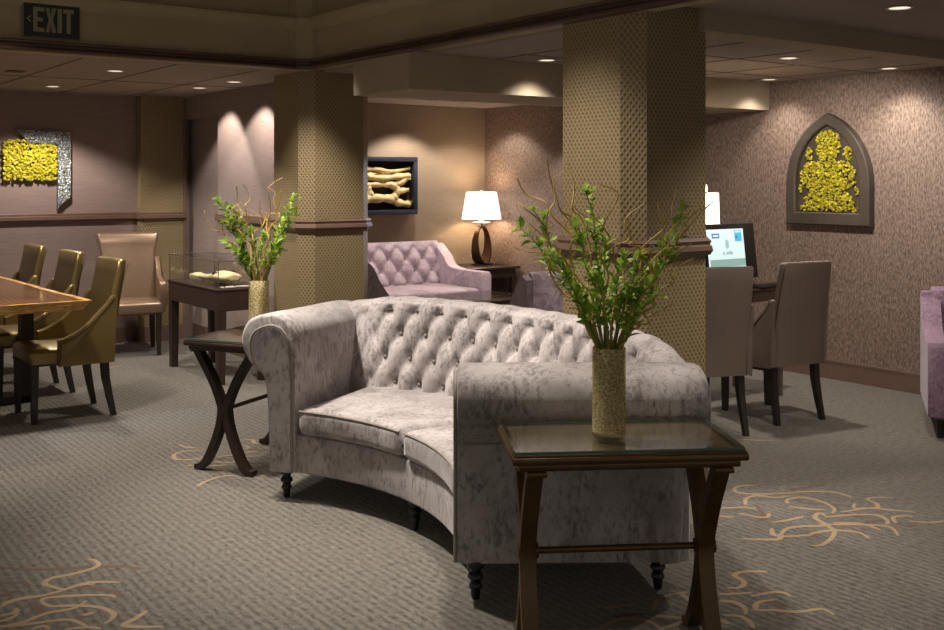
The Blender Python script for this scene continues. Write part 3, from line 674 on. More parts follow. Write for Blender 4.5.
twigs1 = [(-92*S, 172*S, 0), (-70*S, 190*S, .05), (-56*S, 178*S, -.04), (-34*S, 182*S, .03), (103*S, 148*S, 0), (92*S, 140*S, -.04), (88*S, 96*S, .03), (48*S, 40*S, -.08), (60*S, 150*S, .05), (-98*S, 145*S, -.05), (15*S, 120*S, .05), (-75*S, 120*S, .06), (-45*S, 150*S, .07), (70*S, 128*S, -.06), (82*S, 150*S, .04), (50*S, 110*S, .06), (-5*S, 165*S, -.05), (30*S, 135*S, .08)]
bouquet((2.287, 2.416, .683), 'leafy green branches and curly willow in the vase on the foreground end table', leafy1, twigs1, 5, .037)
S = 5.5/1060
VL = (2.345, 5.10, .6817)
vase(VL, 'gold-flecked glass cylinder vase on the dark end table behind the left sofa arm')
leafy2 = [(-38*S, 80*S, -.03, 31), (-34*S, 58*S, .05, 34), (-28*S, 38*S, -.06, 28), (36*S, 82*S, .02, 34), (30*S, 62*S, -.06, 34), (22*S, 45*S, .06, 28), (-12*S, 52*S, .08, 26), (8*S, 48*S, -.08, 26), (-20*S, 28*S, 0, 30), (16*S, 28*S, .03, 30), (-30*S, 72*S, .03, 30), (38*S, 68*S, .06, 30)]
twigs2 = [(-54*S, 68*S, 0), (-30*S, 92*S, .05), (-12*S, 95*S, -.04), (12*S, 92*S, .05), (20*S, 98*S, -.03), (0, 78*S, .06), (28*S, 88*S, 0), (-20*S, 80*S, -.06), (6*S, 66*S, .02)]
bouquet((VL[0], VL[1], .683), 'leafy green branches and curly willow in the vase behind the left sofa arm', leafy2, twigs2, 11, .042)
# ------------------------------------------------------------------ upholstered chairs
def beads(bm, pts, step, r):
    P = [Vector(p) for p in pts]; acc = 0
    for a, b in zip(P, P[1:]):
        L = (b-a).length; s = -acc
        while s+step <= L:
            s += step; q = a.lerp(b, s/L)
            bmesh.ops.create_icosphere(bm, subdivisions=1, radius=r, matrix=Matrix.Translation(q))
        acc = L-s if L-s < step else 0
def chair(name, mat, legm, loc, rz, label, cat, group, H=.975, flare=0.0, armtop=.72, curvy=0, sx_=1):
    t = empty(name, loc, rz, label, cat, group); t.scale = (sx_, 1, 1)
    bm = NB(); vs = box(bm, -.235, .235, -.245, .22, .345, .45, .028, 4)
    for v in vs:
        if v.co.z > .42: v.co.z += .018*max(0, 1-(v.co.x/.24)**2)*max(0, 1-((v.co.y+.02)/.25)**2)
    obj('seat', bm, mat, t, angle=60)
    bm = NB(); rings = []
    for k in range(15):
        f = k/14; z = .35+(H-.35)*f; yc = .215+.10*f**1.4; hw = .225+.006*math.sin(PI*f)+flare*max(0, f-.75)*2; ht = .042-.012*f
        if k == 14: hw -= .012; ht -= .012
        if k == 13: z = H-.012
        ring = []
        for x, y in rrect(0, 0, hw, ht, min(.028, ht*.85), 3):
            dz = -flare*.55*(1-(x/hw)**2)*max(0, f-.6)*2
            ring.append((x, yc+y+.028*(1-(x/hw)**2), z+dz))
        rings.append(ring)
    loft(bm, rings); back = obj('backrest', bm, mat, t, angle=60)
    for s in (-1, 1):
        if curvy:
            prof_ = [(.25, .345), (-.10, .345), (-.115, .43), (-.13, .53), (-.12, .60), (-.06, .625), (.02, .645), (.10, .69), (.17, .755), (.23, .80), (.275, .80)]
        else:
            prof_ = [(.25, .345), (-.085, .345), (-.085, .50), (-.04, .512), (.03, .545), (.09, .59), (.15, .65), (.20, .70), (.24, armtop+.03), (.27, armtop+.03)]
        ed = [(v.x, v.y) for v in spline([(a, b, 0) for a, b in prof_[2:]], 4)]; pl = prof_[:2]+ed
        bm = NB()
        bulge = lambda p: .012*math.sin(PI*min(1, max(0, (p[1]-.345)/.3)))*(2.2 if curvy else 1)
        x0, x1 = .222, .262
        rr = [[Vector((s*(x0), a, b)) for a, b in pl], [Vector((s*(x0+.008), a-.004, b+.004)) for a, b in pl], [Vector((s*(x1-.006+bulge((a, b))), a-.004, b+.004)) for a, b in pl], [Vector((s*(x1+bulge((a, b))), a, b-.004)) for a, b in pl]]
        loft(bm, rr); arm = obj('arm', bm, mat, t, angle=45)
        bm = NB(); beads(bm, [(s*(x1+.001+bulge(p)), p[0]+.008, p[1]-.014) for p in [(-.088, .36)]+ed[:-3]], .015, .0055); obj('nailhead_trim', bm, 'nail_brass', arm, False)
    bm = NB(); beads(bm, [(-.236, .2, .355), (-.236, -.22, .355), (-.21, -.247, .355), (.21, -.247, .355), (.236, -.22, .355), (.236, .2, .355)], .0135, .0042)
    obj('nailhead_trim', bm, 'nail_brass', t, False)
    for s in (-1, 1):
        bm = NB(); beads(bm, [(s*(.229+flare*max(0, (k/14-.75))*2), .215+.10*(k/14)**1.4+.034, .5+(H-.52)*k/14) for k in range(15)], .0135, .004); obj('nailhead_trim', bm, 'nail_brass', back, False)
    for s in (-1, 1):
        bm = NB(); loft(bm, [[(s*.205+x, -.215+y, z) for x, y in ((-h, -h), (h, -h), (h, h), (-h, h))] for z, h in ((0, .016), (.36, .023))]); obj('leg', bm, legm, t, False)
        bm = NB(); loft(bm, [[(s*(.195+o*.25)+x, .205+o+y, z) for x, y in ((-h, -h), (h, -h), (h, h), (-h, h))] for z, h, o in ((0, .016, .055), (.12, .019, .03), (.24, .022, .008), (.36, .023, 0))]); obj('leg', bm, legm, t, False)
    return t
G = 'bronze leather chairs along the dining table'
chair('dining_chair', 'bronze_leather', 'chair_leg_wood', (1.85, 6.95, 0), R(-90), 'bronze leather scoop-arm dining chair nearest the camera, at the table corner', 'chair', G)
chair('dining_chair', 'bronze_leather', 'chair_leg_wood', (1.84, 7.82, 0), R(-90), 'bronze leather dining chair in the middle of the row of three, half hidden', 'chair', G)
chair('dining_chair', 'bronze_leather', 'chair_leg_wood', (1.80, 8.69, 0), R(-90), 'bronze leather dining chair at the far end of the row, leftmost of the three', 'chair', G)
chair('head_armchair', 'tan_leather', 'chair_leg_wood', (2.985, 9.06, 0), R(-13), 'tan satin leather armchair standing against the mauve back wall', 'chair', None, 1.02, .09, .72, 1)
G = 'taupe chairs at the computer desk'
chair('desk_chair', 'taupe_fabric', 'chair_leg_wood', (4.81, 4.33, 0), R(180-20), 'taupe upholstered chair in front of the computer screen, partly behind the near column', 'chair', G, .985, sx_=.87)
chair('desk_chair', 'taupe_fabric', 'chair_leg_wood', (5.47, 4.31, 0), R(180-9), 'taupe upholstered chair at the open right end of the computer desk', 'chair', G, .985, sx_=.87)

# ------------------------------------------------------------------ live-edge dining table
t = empty('dining_table', (1.0, 7.6, 0), 0, 'live-edge striped rosewood dining table with pale sapwood rim at the left', 'table')
def edge_x(y): return .86-.035*(y+1.25)+.02*noise.noise(Vector((y*1.4, 3, 0)))+.01*noise.noise(Vector((y*5, 8, 0)))
def top_outline(off):
    o_ = []
    ys = [-1.235+.06*k for k in range(44)]
    for y in ys: o_.append((edge_x(y)-off*1.2, max(y, -1.235+off)))
    for y in ys[::-1]: o_.append((-1.3+off, max(y, -1.235+off)))
    return o_
bm = NB(); rings = []
for off, z in ((.035, .715), (.006, .765), (.0, .772)): rings.append([Vector((x, y, z)) for x, y in top_outline(off)])
loft(bm, rings)
ring2 = [Vector((x, y, .7725)) for x, y in top_outline(.03)]
tt = obj('tabletop', bm, ['sapwood', 'rosewood'], t, True, 30)
bm = NB(); prism(bm, top_outline(.034), lambda p: (p[0], p[1], .770), lambda p: (p[0], p[1], .7735)); obj('heartwood', bm, 'rosewood', tt, False)
for y in (-.12,):
    bm = NB(); box(bm, .72, .80, y-.05, y+.05, 0, .72, .004); box(bm, -.9, .80, y-.05, y+.05, 0, .05, .004); box(bm, -.9, -.82, y-.05, y+.05, .04, .72, .004); box(bm, -.9, .80, y-.05, y+.05, .68, .72, .004)
    obj('table_base', bm, 'dark_wood', t, False)

# ------------------------------------------------------------------ display case with an animal skull
CX0, CX1, CY0, CY1 = 3.01, 3.40, 7.235, 8.235
t = empty('display_case', (CX0, CY0, 0), 0, 'dark wood display case with glass cover, standing by the recess left of the far column', 'display case')
w_, l_ = CX1-CX0, CY1-CY0
bm = NB(); box(bm, 0, w_, 0, l_, .53, .675, .004); obj('cabinet', bm, 'case_wood', t, False)
bm = NB(); box(bm, -.006, w_+.006, -.006, l_+.006, .675, .69, .003); obj('rim', bm, 'case_wood', t, False)
for x in (0, w_-.065):
    for y in (0, l_-.065):
        bm = NB(); loft(bm, [[(x+.0325+a*h, y+.0325+b*h, z) for a, b in ((-1, -1), (1, -1), (1, 1), (-1, 1))] for z, h in ((0, .026), (.53, .0325))]); obj('leg', bm, 'case_wood', t, False)
bm = NB(); g0, g1 = .69, .888
for b in ((.006, .012, .006, l_-.006), (w_-.012, w_-.006, .006, l_-.006)): box(bm, b[0], b[1], b[2], b[3], g0, g1)
for b in ((.012, w_-.012, .006, .012), (.012, w_-.012, l_-.012, l_-.006)): box(bm, b[0], b[1], b[2], b[3], g0, g1)
box(bm, .006, w_-.006, .006, l_-.006, g1, g1+.006)
gc = obj('glass_cover', bm, 'pane_glass', t, False)
bm = NB()
for x, y in ((.006, .006), (w_-.006, .006), (.006, l_-.006), (w_-.006, l_-.006)): tube(bm, [(x, y, g0), (x, y, g1+.006)], .003, 6)
for a, b in (((.006, .006), (w_-.006, .006)), ((.006, .006), (.006, l_-.006)), ((w_-.006, .006), (w_-.006, l_-.006)), ((.006, l_-.006), (w_-.006, l_-.006))): tube(bm, [(a[0], a[1], g1+.004), (b[0], b[1], g1+.004)], .003, 6)
obj('glass_edges', bm, 'steel', gc, False)
s_ = empty('animal_skull', (CX0+.17, CY0+.10, .6905), 0, 'long pale animal skull with teeth lying inside the glass case', 'skull')
bm = NB(); rings = []
for y, hw, hz, zc in ((.0, .03, .018, .07), (.03, .075, .030, .068), (.10, .095, .036, .066), (.17, .098, .040, .066), (.24, .085, .042, .066), (.30, .070, .032, .056), (.40, .058, .024, .048), (.52, .050, .019, .042), (.64, .045, .017, .038), (.72, .052, .022, .04), (.78, .046, .018, .036), (.81, .015, .008, .034)):
    rings.append([Vector((hw*math.cos(2*PI*k/18)*(1+.12*noise.noise(Vector((k, y*30, 0)))), y, zc+hz*math.sin(2*PI*k/18)*(1+.15*noise.noise(Vector((k, y*20, 5)))))) for k in range(18)])
loft(bm, rings); obj('cranium', bm, 'bone', s_, angle=70)
for sx in (-1, 1):
    bm = NB(); blob(bm, (sx*.07, .20, .092), .022, 2, (1, 1.3, .7), .1); obj('eye_socket', bm, 'box_inside', s_)
bm = NB()
for k in range(20):
    y = .27+.0255*k
    for sx in (-1, 1): bmesh.ops.create_cone(bm, cap_ends=True, segments=6, radius1=.008, radius2=.001, depth=.034, matrix=Matrix.Translation((sx*(.046-.012*math.sin(PI*k/19)), y, .017)) @ Matrix.Rotation(PI, 4, 'X'))
obj('teeth', bm, 'bone', s_)
bm = NB(); rr = random.Random(3)
for k in range(60): blob(bm, (CX0+rr.uniform(.05, .33), CY0+rr.uniform(.03, .10), .6985), rr.uniform(.006, .010), 1, (1, 1, .7), .2)
tag(obj('pebbles', bm, 'pebble'), 'scatter of small white pebbles at the near end of the glass case', 'pebbles', kind='stuff')
bm = NB(); vs = box(bm, CX0+.30, CX0+.375, CY0+.66, CY0+.96, .6905, .735, .02, 4); tag(obj('cushion', bm, 'cushion_grey', angle=70), 'small grey cushion at the far end inside the glass case', 'cushion')

# ------------------------------------------------------------------ lounge seating in the alcove and at the right edge
def lounge(name, W, D, H, ah, mat, loc, rz, label, cat, group=None, tufted=False, slope=(.16, -.05), aw=.10, back_mat=None):
    t = empty(name, loc, rz, label, cat, group); y0, y1 = -D/2, D/2
    bm = NB(); box(bm, -W/2+.03, W/2-.03, y0+.03, y1-.03, .11, .30, .015, 2); obj('seat_base', bm, mat, t)
    n = 2 if W > 1.2 else 1; cw = (W-2*aw-.01)/n
    for k in range(n):
        x = -W/2+aw+.005+k*cw; bm = NB(); vs = box(bm, x+.003, x+cw-.003, y0+.01, y1-.20, .302, .44, .035, 4)
        for v in vs:
            if v.co.z > .4: v.co.z += .02*max(0, 1-((v.co.x-x-cw/2)/(cw/2))**2)
        obj('seat_cushion', bm, mat, t, angle=70)
    hw = W/2-aw*.55; nx = 90 if tufted else 16; nz = 30 if tufted else 10; rings = []
    A, B = .20, .115
    for i in range(nx+1):
        x = -hw+2*hw*i/nx; ring = []; e = min(i, nx-i)/nx*2*hw; er = 0 if e > .03 else .02*(1-e/.03)
        for k in range(nz+1):
            f = k/nz; z = .40+(H-.03-.40)*f; y = y1-.22+.09*f+er
            if tufted:
                zz = z-(H-.16); p = x/A+zz/(2*B); q = -x/A+zz/(2*B); a = abs(math.sin(PI*p)); b = abs(math.sin(PI*q))
                g = .5*(a*b)**.7+.5*min(a, b); pi_, qi = round(p), round(q); du = (p-pi_-(q-qi))*A/2; dz = (p-pi_+q-qi)*B
                g -= .6*math.exp(-(du*du+dz*dz)/.0009); y -= .035*g*min(1, (z-.40)/.06)*min(1, max(0, (H-.03-z)/.07)+.3)
            ring.append((x, y, z))
        ring += [(x, y1-.115+er, H-.008), (x, y1-.075, H), (x, y1-.03, H-.015), (x, y1-.01, H-.06), (x, y1-.02, .3), (x, y1-.10, .3)]
        rings.append(ring)
    bm = NB(); loft(bm, rings); bk = obj('backrest', bm, back_mat or mat, t, angle=75)
    if tufted:
        for j in range(3):
            for i in range(-6, 7):
                x = (i+(.5 if j % 2 else 0))*A; z = H-.16-j*B
                if abs(x) > hw-.08: continue
                f = (z-.40)/(H-.43); bm = NB(); blob(bm, (x, y1-.22+.09*f+.006, z), .011, 1, (1, 1, 1), 0); obj('button', bm, mat, bk)
    for s in (-1, 1):
        prof_ = [(y1-.005, .13), (y0, .13), (y0-.005, ah-.03), (y0+.02, ah), (slope[1], ah+.015), (slope[0]-.06, ah+(H-ah)*.45), (slope[0]+.04, H-.07), (y1-.10, H-.025), (y1-.02, H-.05)]
        ed = [(v.x, v.y) for v in spline([(a, b, 0) for a, b in prof_[3:]], 4)]; pl = prof_[:3]+ed
        bm = NB(); x0, x1 = W/2-aw, W/2; q = .012; cy, cz = 0, .4
        ins = lambda p, k: (cy+(p[0]-cy)*k, cz+(p[1]-cz)*k)
        loft(bm, [[Vector((s*x_, *ins(p, k))) for p in pl] for x_, k in ((x0, .985), (x0+q, 1), (x1-q, 1), (x1, .985))]); obj('arm', bm, mat, t, angle=45)
    for sx in (-1, 1):
        for sy in (-1, 1):
            bm = NB(); lathe(bm, [(.018, 0), (.026, .125)], (sx*(W/2-.07), sy*(D/2-.07), 0), 12); obj('leg', bm, 'dark_wood', t)
    return t
lounge('loveseat', 1.36, .93, .865, .60, 'lavender_velvet', (5.46, 8.58, 0), 0, 'lavender velvet button-tufted loveseat against the alcove back wall under the driftwood art', 'sofa', None, True, (.25, .05), .11)
G = 'velvet armchairs in the alcove'
lounge('armchair', .74, .80, .88, .46, 'grey_velvet', (4.47, 7.69, 0), R(90), 'grey velvet armchair seen from the side beside the blue-lit edge of the far column', 'armchair', G, False, (.10, -.12), .08)
lounge('armchair', .74, .78, .85, .52, 'lavender_velvet', (4.98, 5.86, 0), R(180-14), 'lavender armchair with crushed velvet back, behind the tufted sofa left of the near column', 'armchair', G, False, (.18, 0), .08, 'crushed_lavender')
lounge('armchair', .78, .78, .81, .55, 'purple_tweed', (6.20, 3.25, 0), R(-56), 'purple tweed armchair cut off by the right edge of the photo', 'armchair', None, False, (.22, .02), .11)

t = empty('coffee_table', (5.55, 7.66, 0), 0, 'low dark coffee table with glass top before the lavender loveseat', 'table')
bm = NB(); box(bm, -.50, .50, -.32, .32, .43, .442, .002); obj('glass_top', bm, 'table_glass', t, False)
bm = NB(); box(bm, -.50, .50, -.32, .32, .395, .428, .004); obj('tabletop', bm, 'dark_wood', t, False)
for sx in (-1, 1):
    for sy in (-1, 1): bm = NB(); box(bm, sx*.47-.02, sx*.47+.02, sy*.29-.02, sy*.29+.02, 0, .395); obj('leg', bm, 'dark_wood', t, False)
t = empty('lamp_table', (6.50, 8.80, 0), 0, 'dark wooden side table under the oval lamp in the alcove corner', 'table')
bm = NB(); box(bm, -.30, .295, -.32, .27, .575, .60, .006); obj('tabletop', bm, 'dark_wood', t)
bm = NB(); box(bm, -.26, .26, -.28, .23, .49, .575, .003); obj('apron', bm, 'dark_wood', t, False)
bm = NB(); box(bm, -.25, .25, -.27, .22, .15, .17, .003); obj('shelf', bm, 'dark_wood', t, False)
for sx in (-1, 1):
    for sy in (-.255, .205): bm = NB(); box(bm, sx*.235-.025, sx*.235+.025, sy-.025, sy+.025, 0, .49); obj('leg', bm, 'dark_wood', t, False)

# ------------------------------------------------------------------ lamps
LX, LY = 6.56, 8.84
t = empty('table_lamp', (LX, LY, .6), R(4), 'table lamp with bronze oval loop base and glowing white tapered shade', 'lamp')
bm = NB(); box(bm, -.10, .10, -.06, .06, .001, .014, .004); obj('base', bm, 'bronze_metal', t)
bm = NB(); n = 48; rings = []
for k in range(n):
    a = 2*PI*k/n; c_ = Vector((.10*math.sin(a), 0, .205-.19*math.cos(a))); nn = Vector((math.sin(a)/.088, 0, -math.cos(a)/.19)).normalized()
    wd = .075-.03*math.cos(a)*-1*0+.0; wd = .05+.028*math.cos(a); sh = Vector((.012*math.sin(a), .03*math.sin(a), 0))
    rings.append([c_+sh+nn*x+Vector((0, y, 0)) for x, y in ((-.007, -wd), (.007, -wd), (.007, wd), (-.007, wd))])
loft(bm, rings, loop=True); obj('loop', bm, 'bronze_metal', t, True, 35)
bm = NB(); tube(bm, [(0, 0, .39), (.006, 0, .42), (0, 0, .47), (0, 0, .74)], .006, 8); obj('stem', bm, 'bronze_metal', t)
bm = NB(); lathe(bm, [(.09, .435), (.093, .44), (.09, .445)], n=28); obj('drip_plate', bm, 'crystal', t)
bm = NB(); box(bm, -.018, .018, -.018, .018, .447, .475, .004); obj('socket', bm, 'shade_cap', t)
bm = NB(); loft(bm, [[(r_*math.cos(2*PI*k/40), r_*math.sin(2*PI*k/40), z) for k in range(40)] for r_, z in ((.2075, .474), (.160, .755), (.157, .755), (.2045, .474))], False, loop=True); obj('lamp_shade', bm, 'lamp_shade_lit', t)
bm = NB(); blob(bm, (0, 0, .765), .012, 2, (1, 1, 1.2), 0); obj('finial', bm, 'shade_cap', t)
def point(loc, e, r=.04, c=WARM):
    d = bpy.data.lights.new('lamp_bulb', 'POINT'); d.energy = e; d.shadow_soft_size = r; d.color = c
    o = bpy.data.objects.new('lamp_bulb', d); col.objects.link(o); o.location = loc
point((LX, LY, 1.2), 4.5)

# ------------------------------------------------------------------ computer desk
t = empty('computer_desk', (5.40, 4.83, 0), 0, 'metal-legged computer desk behind the two taupe chairs', 'desk')
bm = NB(); box(bm, -.66, .66, -.24, .26, .725, .75, .005); obj('desktop', bm, 'bronze_metal', t)
bm = NB(); box(bm, -.62, .62, -.21, .23, .66, .725, .003); obj('apron', bm, 'steel', t, False)
for sx in (-1, 1):
    for sy in (-.19, .21):
        bm = NB(); lathe(bm, [(.012, 0), (.018, .01), (.015, .03), (.018, .2), (.022, .42), (.026, .5), (.018, .52), (.034, .56), (.04, .61), (.03, .645), (.034, .66)], (sx*.60, sy, 0), 16); obj('leg', bm, 'steel', t)
    bm = NB(); box(bm, sx*.60-.01, sx*.60+.01, -.19, .21, .15, .17); obj('stretcher', bm, 'bronze_metal', t, False)
t = empty('monitor', (5.61, 4.76, .7505), R(0), 'black all-in-one screen with a lit pale web page on the desk', 'monitor')
T = Matrix.Rotation(R(-7), 4, 'X')
def tb(bm, *b, bev=0): box(bm, *b, bev=bev, M=Matrix.Translation((0, 0, .06)) @ T)
bm = NB(); tb(bm, -.285, .285, -.02, .02, 0, .375, bev=.008); body = obj('bezel', bm, 'black_plastic', t)
bm = NB(); tb(bm, -.06, .06, .02, .04, .02, .2, bev=.005); box(bm, -.12, .12, -.08, .12, 0, .012, .004); box(bm, -.03, .03, .02, .06, .01, .18, .004); obj('stand', bm, 'black_plastic', t)
def scr(nm, m, x0, x1, z0, z1, lv, par):
    bm = NB(); tb(bm, x0, x1, -.0205-.0006*lv, -.019, z0, z1); return obj(nm, bm, m, par, False)
sc = scr('screen', 'screen_white', -.205, .165, .02, .338, 1, body)
scr('page_band', 'screen_band', -.19, .165, .085, .135, 2, sc)
scr('logo_badge', 'screen_blue', -.155, -.08, .278, .31, 2, sc); scr('badge_stripe', 'screen_white', -.145, -.09, .288, .300, 3, sc)
scr('picture_tile', 'screen_cyan', .075, .145, .252, .33, 2, sc); scr('picture_caption', 'screen_white', .082, .138, .312, .324, 3, sc); scr('picture_patch', 'screen_blue', .08, .10, .272, .29, 3, sc)  # tile carries a white caption and a small blue patch
bm = NB()
for k in range(5):
    a = k; M_ = Matrix.Translation((0, 0, .06)) @ T @ Matrix.Translation((-.012+.012*(k % 2)*1.0-.004, -.0222, .212+.012*k)) @ Matrix.Rotation(PI/2, 4, 'X')
    bmesh.ops.create_circle(bm, cap_ends=True, segments=14, radius=.014 if 0 < k < 4 else .009, matrix=M_)
obj('emblem', bm, 'screen_grey', sc, False)
def text_mesh(name, s, size, M, mat, par, xs=1):
    cu = bpy.data.curves.new(name, 'FONT'); cu.body = s; cu.size = size; cu.align_x = 'CENTER'; cu.align_y = 'CENTER'; cu.extrude = .0004
    o = bpy.data.objects.new(name+'_tmp', cu); col.objects.link(o); dg = bpy.context.evaluated_depsgraph_get()
    me = bpy.data.meshes.new_from_object(o.evaluated_get(dg)); bpy.data.objects.remove(o); bpy.data.curves.remove(cu)
    me.transform(M @ Matrix.Diagonal((xs, 1, 1, 1))); me.materials.clear(); me.materials.append(MAT[mat])
    o = bpy.data.objects.new(name, me); col.objects.link(o); o.parent = par; return o
text_mesh('page_title', 'ic sofia', .036, Matrix.Translation((0, 0, .06)) @ T @ Matrix.Translation((-.01, -.0225, .178)) @ Matrix.Rotation(PI/2, 4, 'X'), 'screen_dark', sc)
t = empty('keyboard', (5.89, 4.655, .7505), R(4), 'black keyboard at the right end of the computer desk', 'keyboard')
bm = NB(); box(bm, -.15, .15, -.06, .06, 0, .014, .004); obj('case', bm, 'black_plastic', t)
bm = NB()
for i in range(12):
    for j in range(4): box(bm, -.14+.0235*i, -.12+.0235*i, -.05+.026*j, -.028+.026*j, .014, .020)
obj('keys', bm, 'black_plastic', t, False)
t = empty('desk_lamp', (5.645, 4.99, .7505), 0, 'small lamp with a slim white lit shade behind the screen', 'lamp')
bm = NB(); lathe(bm, [(.06, 0), (.06, .012), (.012, .02), (.012, .12), (.02, .2), (.012, .28), (.008, .42), (.006, .69)], n=18); obj('base', bm, 'bronze_metal', t)
bm = NB(); loft(bm, [[(r_*math.cos(2*PI*k/32), r_*math.sin(2*PI*k/32), z) for k in range(32)] for r_, z in ((.094, .38), (.086, .64), (.083, .64), (.091, .38))], False, loop=True); obj('lamp_shade', bm, 'lamp_shade_lit', t)
bm = NB(); lathe(bm, [(.004, .64), (.012, .665), (.009, .69), (.003, .70)], n=10); obj('finial', bm, 'crystal', t)
point((5.645, 4.99, 1.26), 3.5, .03)

# ------------------------------------------------------------------ wall art
def moss(bm, inside, x0, x1, z0, z1, n, put, r0, r1, seed):
    rr = random.Random(seed); k = 0; c = 0
    while k < n and c < n*60:
        c += 1; x, z = rr.uniform(x0, x1), rr.uniform(z0, z1)
        if not inside(x, z): continue
        k += 1; r = rr.uniform(r0, r1); blob(bm, put(x, z, rr.uniform(0, .02)), r, 1, (1, 1, 1), .5)
t = empty('moss_art', (2.3, 9.70, 1.48), 0, 'yellow moss rectangle with a corner of mosaic frame on the left wall', 'wall art')
bm = NB(); box(bm, -.20, .235, -.02, 0, .01, .335); obj('backing', bm, 'box_inside', t, False)
bm = NB(); moss(bm, lambda x, z: True, -.205, .232, .0, .345, 1100, lambda x, z, d: (x, -.02-d, z), .008, .015, 2); tag(obj('moss', bm, 'moss', t), kind='stuff')
bm = NB()
poly = [(2.19, 1.915), (2.648, 1.905), (2.648, 1.34), (2.60, 1.30), (2.56, 1.26), (2.537, 1.22), (2.537, 1.795), (2.30, 1.80)]
prism(bm, [(x-2.3, z-1.48) for x, z in poly], lambda p: (p[0], -.052, p[1]), lambda p: (p[0], -.001, p[1])); obj('mosaic_frame', bm, 'mosaic', t, False)

def arch(w, z0, zs, za, n=14):
    h = za-zs; c = (h*h-w*w)/(2*w); r = w+c; a1 = math.atan2(h, c)
    rt_ = [(-c+r*math.cos(a1*k/n), zs+r*math.sin(a1*k/n)) for k in range(n+1)]
    return [(-w, z0), (w, z0)]+rt_+[(-x, z) for x, z in rt_[:-1]][::-1]
t = empty('gothic_moss_panel', (6.82, 4.81, 1.145), R(-90), 'grey gothic-arch frame filled with yellow moss trefoil on the right wall', 'wall art')
# local x runs along the wall, local -y out from it
oa = arch(.358, 0, .30, .83); ia = arch(.275, .095, .33, .745)
bm = NB()
def ringv(pl, y): return [bm.verts.new((x, y, z)) for x, z in pl]
a0, a1, b1, b0 = ringv(oa, -.002), ringv(oa, -.065), ringv(ia, -.065), ringv(ia, -.002)
a15 = ringv(arch(.350, .008, .30, .82), -.072); b15 = ringv(arch(.285, .085, .33, .757), -.072)
n = len(oa)
for p_, q_ in ((a0, a1), (a1, a15), (a15, b15), (b15, b1), (b1, b0)):
    for i in range(n): j = (i+1) % n; bm.faces.new((p_[i], p_[j], q_[j], q_[i]))
obj('frame', bm, 'gothic_frame', t, True, 30)
bm = NB(); prism(bm, arch(.28, .09, .33, .75), lambda p: (p[0], -.03, p[1]), lambda p: (p[0], -.004, p[1])); obj('backing', bm, 'gothic_back', t, False)
def trefoil(x, z):
    if ((x)/.108)**2+((z-.595)/.115)**2 < 1: return True
    if abs(x) < .075 and .44 < z < .55: return abs(x) < .075
    if abs(x) < .235 and (abs(x)-.13)**2/.112**2+(z-.365)**2/.105**2 < 1: return True
    if abs(x) < .14 and .2 < z < .47: return True
    if .105 < z < .26 and abs(x) < .155+(.26-z)*.66: return True
    if (abs(x)-.165)**2/.03**2+(z-.53)**2/.05**2 < 1: return True
    if (abs(x)-.243)**2/.018**2+(z-.26)**2/.035**2 < 1: return True
    return False
bm = NB(); moss(bm, trefoil, -.27, .27, .10, .74, 1300, lambda x, z, d: (x, -.034-d, z), .007, .013, 4); tag(obj('moss', bm, 'moss', t), kind='stuff')

t = empty('driftwood_art', (5.44, 9.13, 1.136), 0, 'deep navy box frame of pale driftwood on the alcove back wall', 'wall art')
X0, X1, Z1 = -.45, .43, .575
bm = NB()
for b in ((X0, X1, 0, .045), (X0, X1, Z1-.045, Z1), (X0, X0+.045, .045, Z1-.045), (X1-.045, X1, .045, Z1-.045)): box(bm, b[0], b[1], -.14, -.001, b[2], b[3], .003)
obj('frame', bm, 'box_frame', t)
bm = NB(); box(bm, X0+.03, X1-.03, -.05, -.006, .03, Z1-.03); obj('backing', bm, 'box_inside', t, False)
bm = NB()
def limb(pts, r): tube(bm, spline([(x, -.085+d, z) for x, z, d in pts], 5), [(r[0]+(r[1]-r[0])*k/((len(pts)-1)*5))*(1+.15*math.sin(k*1.3)) for k in range((len(pts)-1)*5+1)], 10)
limb([(-.38, .45, 0), (-.2, .455, .01), (-.02, .45, 0), (.17, .43, 0), (.36, .465, .0)], (.028, .018))
limb([(-.38, .36, 0), (-.15, .38, 0), (.0, .36, -.01), (.2, .375, -.01), (.34, .385, 0), (.35, .35, 0)], (.035, .03))
limb([(-.38, .41, .02), (-.1, .40, .02), (.05, .42, .02), (.15, .41, .02)], (.03, .02))
limb([(-.38, .25, 0), (-.2, .29, 0), (-.05, .30, 0), (.1, .30, 0), (.25, .315, 0), (.34, .37, 0)], (.03, .03))
limb([(-.38, .13, 0), (-.2, .15, 0), (-.05, .16, -.01), (.1, .16, -.01), (.22, .12, 0), (.34, .10, 0), (.37, .13, 0)], (.05, .032))
limb([(-.12, .28, 0), (-.10, .22, 0), (-.06, .16, 0)], (.028, .035))
limb([(.15, .30, 0), (.22, .25, 0), (.19, .18, 0), (.14, .14, 0)], (.034, .045))
limb([(.2, .21, 0), (.27, .235, 0), (.35, .245, 0)], (.04, .02))
obj('driftwood', bm, 'driftwood', t)

